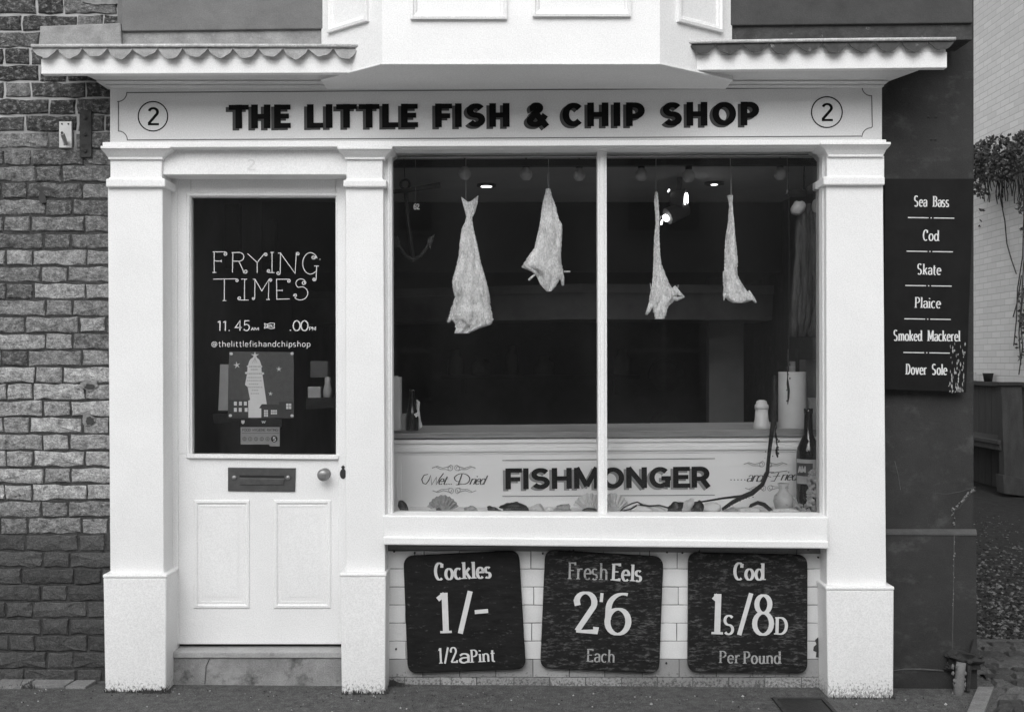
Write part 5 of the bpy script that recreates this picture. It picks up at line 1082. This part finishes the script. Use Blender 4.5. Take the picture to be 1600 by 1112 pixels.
# ------------------------------------------------------------------ yard beyond the corner
XW = 5.75
wb = MB(); wb.wbox(XW, XW + .25, 3.0, 15, -.3, 8.0); wbo = wb.build("white_brick_wall", "white_brick", loc=(XW, 9, 0)); tag(wbo, "tall white painted brick wall of the alley on the right", "wall")
wb = MB(); wb.wbox(2.05, XW, 15, 15.25, -.3, 5); tag(wb.build("end_wall", "white_brick", loc=(4, 15, 0)), "far end wall closing the alley behind the corner", "wall")
def W(px, py, y): return P(px, py, y)
bn = thing("wooden_bench", "old dark planked bench with tall end post along the alley wall", "bench", W(1560, 772, 6.9))
yb0, yb1 = 6.9, 9.6; xb = XW - .06
g0 = GZ(5.5); zback, zseat = W(0, 606, yb0).z, W(0, 688, yb0).z
mb = MB(); n_ = 16
for i in range(n_):
    ya = yb0 + (yb1 - yb0) * i / n_; mb.wbox(xb - .03, xb, ya + .004, yb0 + (yb1 - yb0) * (i + 1) / n_ - .004, g0 - .05, zback)  # planks reach the ground to darken the shaded space under the seat
mb.build("backrest", "bench_wood", bn)
mb = MB(); mb.wbox(xb - .09, xb + .02, yb0, yb1, zback, zback + .05); mb.build("top_rail", "bench_wood", bn, bevel=.006)
mb = MB(); mb.wbox(xb - .42, xb, yb0, yb1, zseat - .045, zseat + .0); mb.wbox(xb - .40, xb - .37, yb0, yb1, zseat - .11, zseat - .045); mb.build("seat", "bench_wood", bn, bevel=.006)
pa = [P(1564, 601, yb0 - .05), P(1597, 601, yb0 - .05), P(1603, 772, yb0 - .05), P(1571, 772, yb0 - .05)]
mb = MB(); mb.add(pa + [p + Vector((.0, .12, 0)) for p in pa], [(0, 1, 2, 3), (4, 5, 6, 7), (0, 1, 5, 4), (1, 2, 6, 5), (2, 3, 7, 6), (3, 0, 4, 7)]); mb.build("end_post", "bench_wood", bn, bevel=.006)
mb = MB(); mb.prism([(1567, 742), (1604, 748), (1604, 776), (1569, 771)], yb0 - .075, yb0 + .1); mb.build("post_plinth", "bench_wood", bn, bevel=.006)
mb = MB(); mb.prism([(1561, 597), (1600, 597), (1600, 602), (1561, 602)], yb0 - .08, yb0 + .1); mb.build("post_cap", "pot", bn)
for yy in (yb0 + .9, yb0 + 1.8):
    mb = MB(); mb.wbox(xb - .4, xb - .34, yy, yy + .06, g0 - .03, zseat - .05); mb.build("leg", "bench_wood", bn)
c = Vector((xb - .03, 8.0, zback + .05)); mb = MB(); mb.lathe(c, [(.045, 0), (.06, .09), (.065, .1), (.05, .1)], 16); tag(mb.build("plant_pot", "pot", smooth=True, loc=c), "small dark pot on top of the alley bench back", "pot")
c = Vector((xb - .03, 8.45, zback + .05)); mb = MB(); mb.wbox(c.x - .04, c.x + .04, c.y - .05, c.y + .05, c.z, c.z + .11); tag(mb.build("lantern_box", "bottle_label", bevel=.01, loc=c), "small pale box beside the pot on the bench back", "box")

cp = thing("climbing_plant", "bushy climbing plant trailing bare stems down the white alley wall", "plant", (XW - .02, 8, GZ(5)))
random.seed(31); mb = MB(); lv = MB()
def wallpt(px, py, off):        # point on the alley wall seen at (px,py)
    y = (XW - off) * D * K / (px - HX) - D; return Vector((XW - off, y, ZC + (HY - py) * (D + y) / (D * K)))
def leaf(c, s):
    a = Vector((random.gauss(0, 1), random.gauss(0, 1), random.gauss(0, 1))).normalized(); b = a.orthogonal().normalized(); b = Matrix.Rotation(random.uniform(0, 6.28), 3, a) @ b
    s *= .62
    lv.add([c, c + b * s * .5 + a * s * .32, c + b * s, c + b * s * .5 - a * s * .32], [(0, 1, 2, 3)])
def clump(px, py, rx, ry, n_, dens=1.0):
    for _ in range(n_):
        q = random.uniform(0, 6.28); r_ = math.sqrt(random.random()); x = px + rx * r_ * math.cos(q); y = py + ry * r_ * math.sin(q)
        if x < 1512 or noise.noise(Vector((x * .13, y * .13, 2))) < -.02 + .25 * noise.noise(Vector((x * .5, y * .5, 7))): continue
        leaf(wallpt(x, y, random.uniform(.05, .5)), random.uniform(.05, .10))
clump(1560, 248, 48, 34, 3800); clump(1592, 232, 24, 26, 1200); clump(1530, 268, 18, 22, 800); clump(1650, 240, 50, 40, 700)
clump(1530, 296, 12, 12, 260); clump(1530, 335, 4, 10, 16); clump(1600, 330, 9, 40, 330); clump(1599, 480, 7, 40, 200); clump(1528, 355, 3, 5, 12); clump(1594, 530, 6, 35, 60)
lv.build("leaves", "leaf", cp, merge=False)
for i in range(26):
    x = random.uniform(1525, 1600); y0 = random.uniform(255, 275); y1 = y0 + random.uniform(20, 60); mb.tube([wallpt(x + 1.5 * math.sin(q * 2.1 + i), y0 + (y1 - y0) * q / 4, .05 + .1 * random.random()) for q in range(5)], .006, 5)
for pts in ([(1557, 270), (1563, 310), (1570, 345), (1573, 380), (1580, 405), (1588, 428)], [(1598, 260), (1600, 330), (1598, 400), (1590, 450), (1588, 500), (1584, 540)], [(1603, 280), (1604, 360), (1599, 420), (1596, 470), (1592, 520), (1595, 570)], [(1596, 430), (1590, 470), (1583, 495)], [(1600, 450), (1594, 500), (1598, 540), (1592, 585)]):
    mb.tube([wallpt(x, y, .03) for x, y in pts], .007, 5)
mb.build("stems", "stem", cp)

# ------------------------------------------------------------------ weeds, drain cover
random.seed(40)
def weed(px, wpx, n_, y, lab):
    c = P(px, 1083, y); c.z = GZ(c.x); mb = MB()
    for _ in range(n_):
        b = c + Vector((random.uniform(-wpx, wpx) / K, random.uniform(-.01, .01), 0)); h = random.uniform(.006, .040) * (.5 + .9 * noise.noise(Vector((b.x * 22, 3, 0))) ** 2 * 3); d = Vector((random.uniform(-.5, .5), random.uniform(-.5, .2), 1)) * h; w_ = Vector((random.uniform(.0012, .003), 0, 0))
        mid = b + d * .55 + Vector((0, 0, h * .1)); mb.add([b - w_, b + w_, mid + w_ * .8, b + d, mid - w_ * .8], [(0, 1, 2, 3, 4)])
    tag(mb.build("weed_tuft", "weed", loc=c, merge=False), lab, "weed", "weeds along the shop's foot")
weed(215, 50, 130, -.095, "ragged weed line at the foot of the left pilaster plinth"); weed(245, 20, 60, -.1, "denser weed tuft by the left plinth's right corner"); weed(30, 30, 60, -.05, "grassy weeds over the pale edging under the brick wall"); weed(568, 38, 90, -.095, "weed line at the foot of the middle pilaster plinth"); weed(622, 18, 60, .02, "dark weed tuft in the tiled wall's left corner"); weed(1350, 48, 40, -.1, "sparse weeds at the foot of the right pilaster plinth")
dc = thing("drain_cover", "dark iron drain cover set in the street at the bottom edge", "drain cover", (1.2, -.28, GZ(1.2)))
mb = MB(); x0, x1 = P(1221, 0, -.2).x, P(1290, 0, -.2).x; mb.wbox(x0, x1, -.55, -.135, -.05, GZ(1.2) + .006); mb.build("plate", "drain_iron", dc, bevel=.003)
mb = MB(); zc_ = GZ(1.2)
mb.wbox(x0 - .018, x0 - .002, -.55, -.115, -.05, zc_ + .010); mb.wbox(x1 + .002, x1 + .018, -.55, -.115, -.05, zc_ + .010); mb.wbox(x0 - .018, x1 + .018, -.133, -.1155, -.05, zc_ + .0095); mb.build("rim", "rusty_iron", dc)
# scattered grit on the tarmac
mb = MB(); random.seed(50)
for i in range(520):
    x = random.uniform(-2.6, 2.4); y = -.34 + .30 * random.random() ** .6; r_ = random.uniform(.0015, .0045) * (1.7 if random.random() < .06 else 1); c = Vector((x, y, GZ(x) + r_ * .3))
    mb.add([c + Vector((r_, 0, 0)), c + Vector((0, r_, 0)), c - Vector((r_, 0, 0)), c - Vector((0, r_, 0)), c + Vector((0, 0, r_)), c - Vector((0, 0, r_))], [(0, 1, 4), (1, 2, 4), (2, 3, 4), (3, 0, 4), (1, 0, 5), (2, 1, 5), (3, 2, 5), (0, 3, 5)], random.choice([.03, .05, .1, .16, .4]))
struct(mb.build("grit", "gravel", merge=False), "stuff")

# ------------------------------------------------------------------ the house across the street, mirrored in the panes
op = thing("opposite_house", "plain house across the street, seen mirrored in the shop window", "house", (0, -10, 0))
mb = MB(); mb.wbox(-9, 9, -10.4, -10, -.1, 5.0); mb.build("wall", "opposite_render", op)
for cx in (-5.2, -1.6, 2.1, 5.6):
    for z0, z1 in ((.9, 2.3), (3.2, 4.5)):
        f = MB(); f.wbox(cx - .55, cx + .55, -10, -9.95, z0, z1); fr_ = f.build("window", "opposite_trim", op)
        for sx in (-1, 1):
            for a, b in ((z0 + .06, (z0 + z1) / 2 - .03), ((z0 + z1) / 2 + .03, z1 - .06)): MB().wbox(cx + (.03 if sx > 0 else -.49), cx + (.49 if sx > 0 else -.03), -9.96, -9.945, a, b).build("pane", "opposite_pane", fr_)
MB().wbox(-9, 9, -10, -9.85, 4.9, 5.05).build("cornice", "opposite_trim", op)
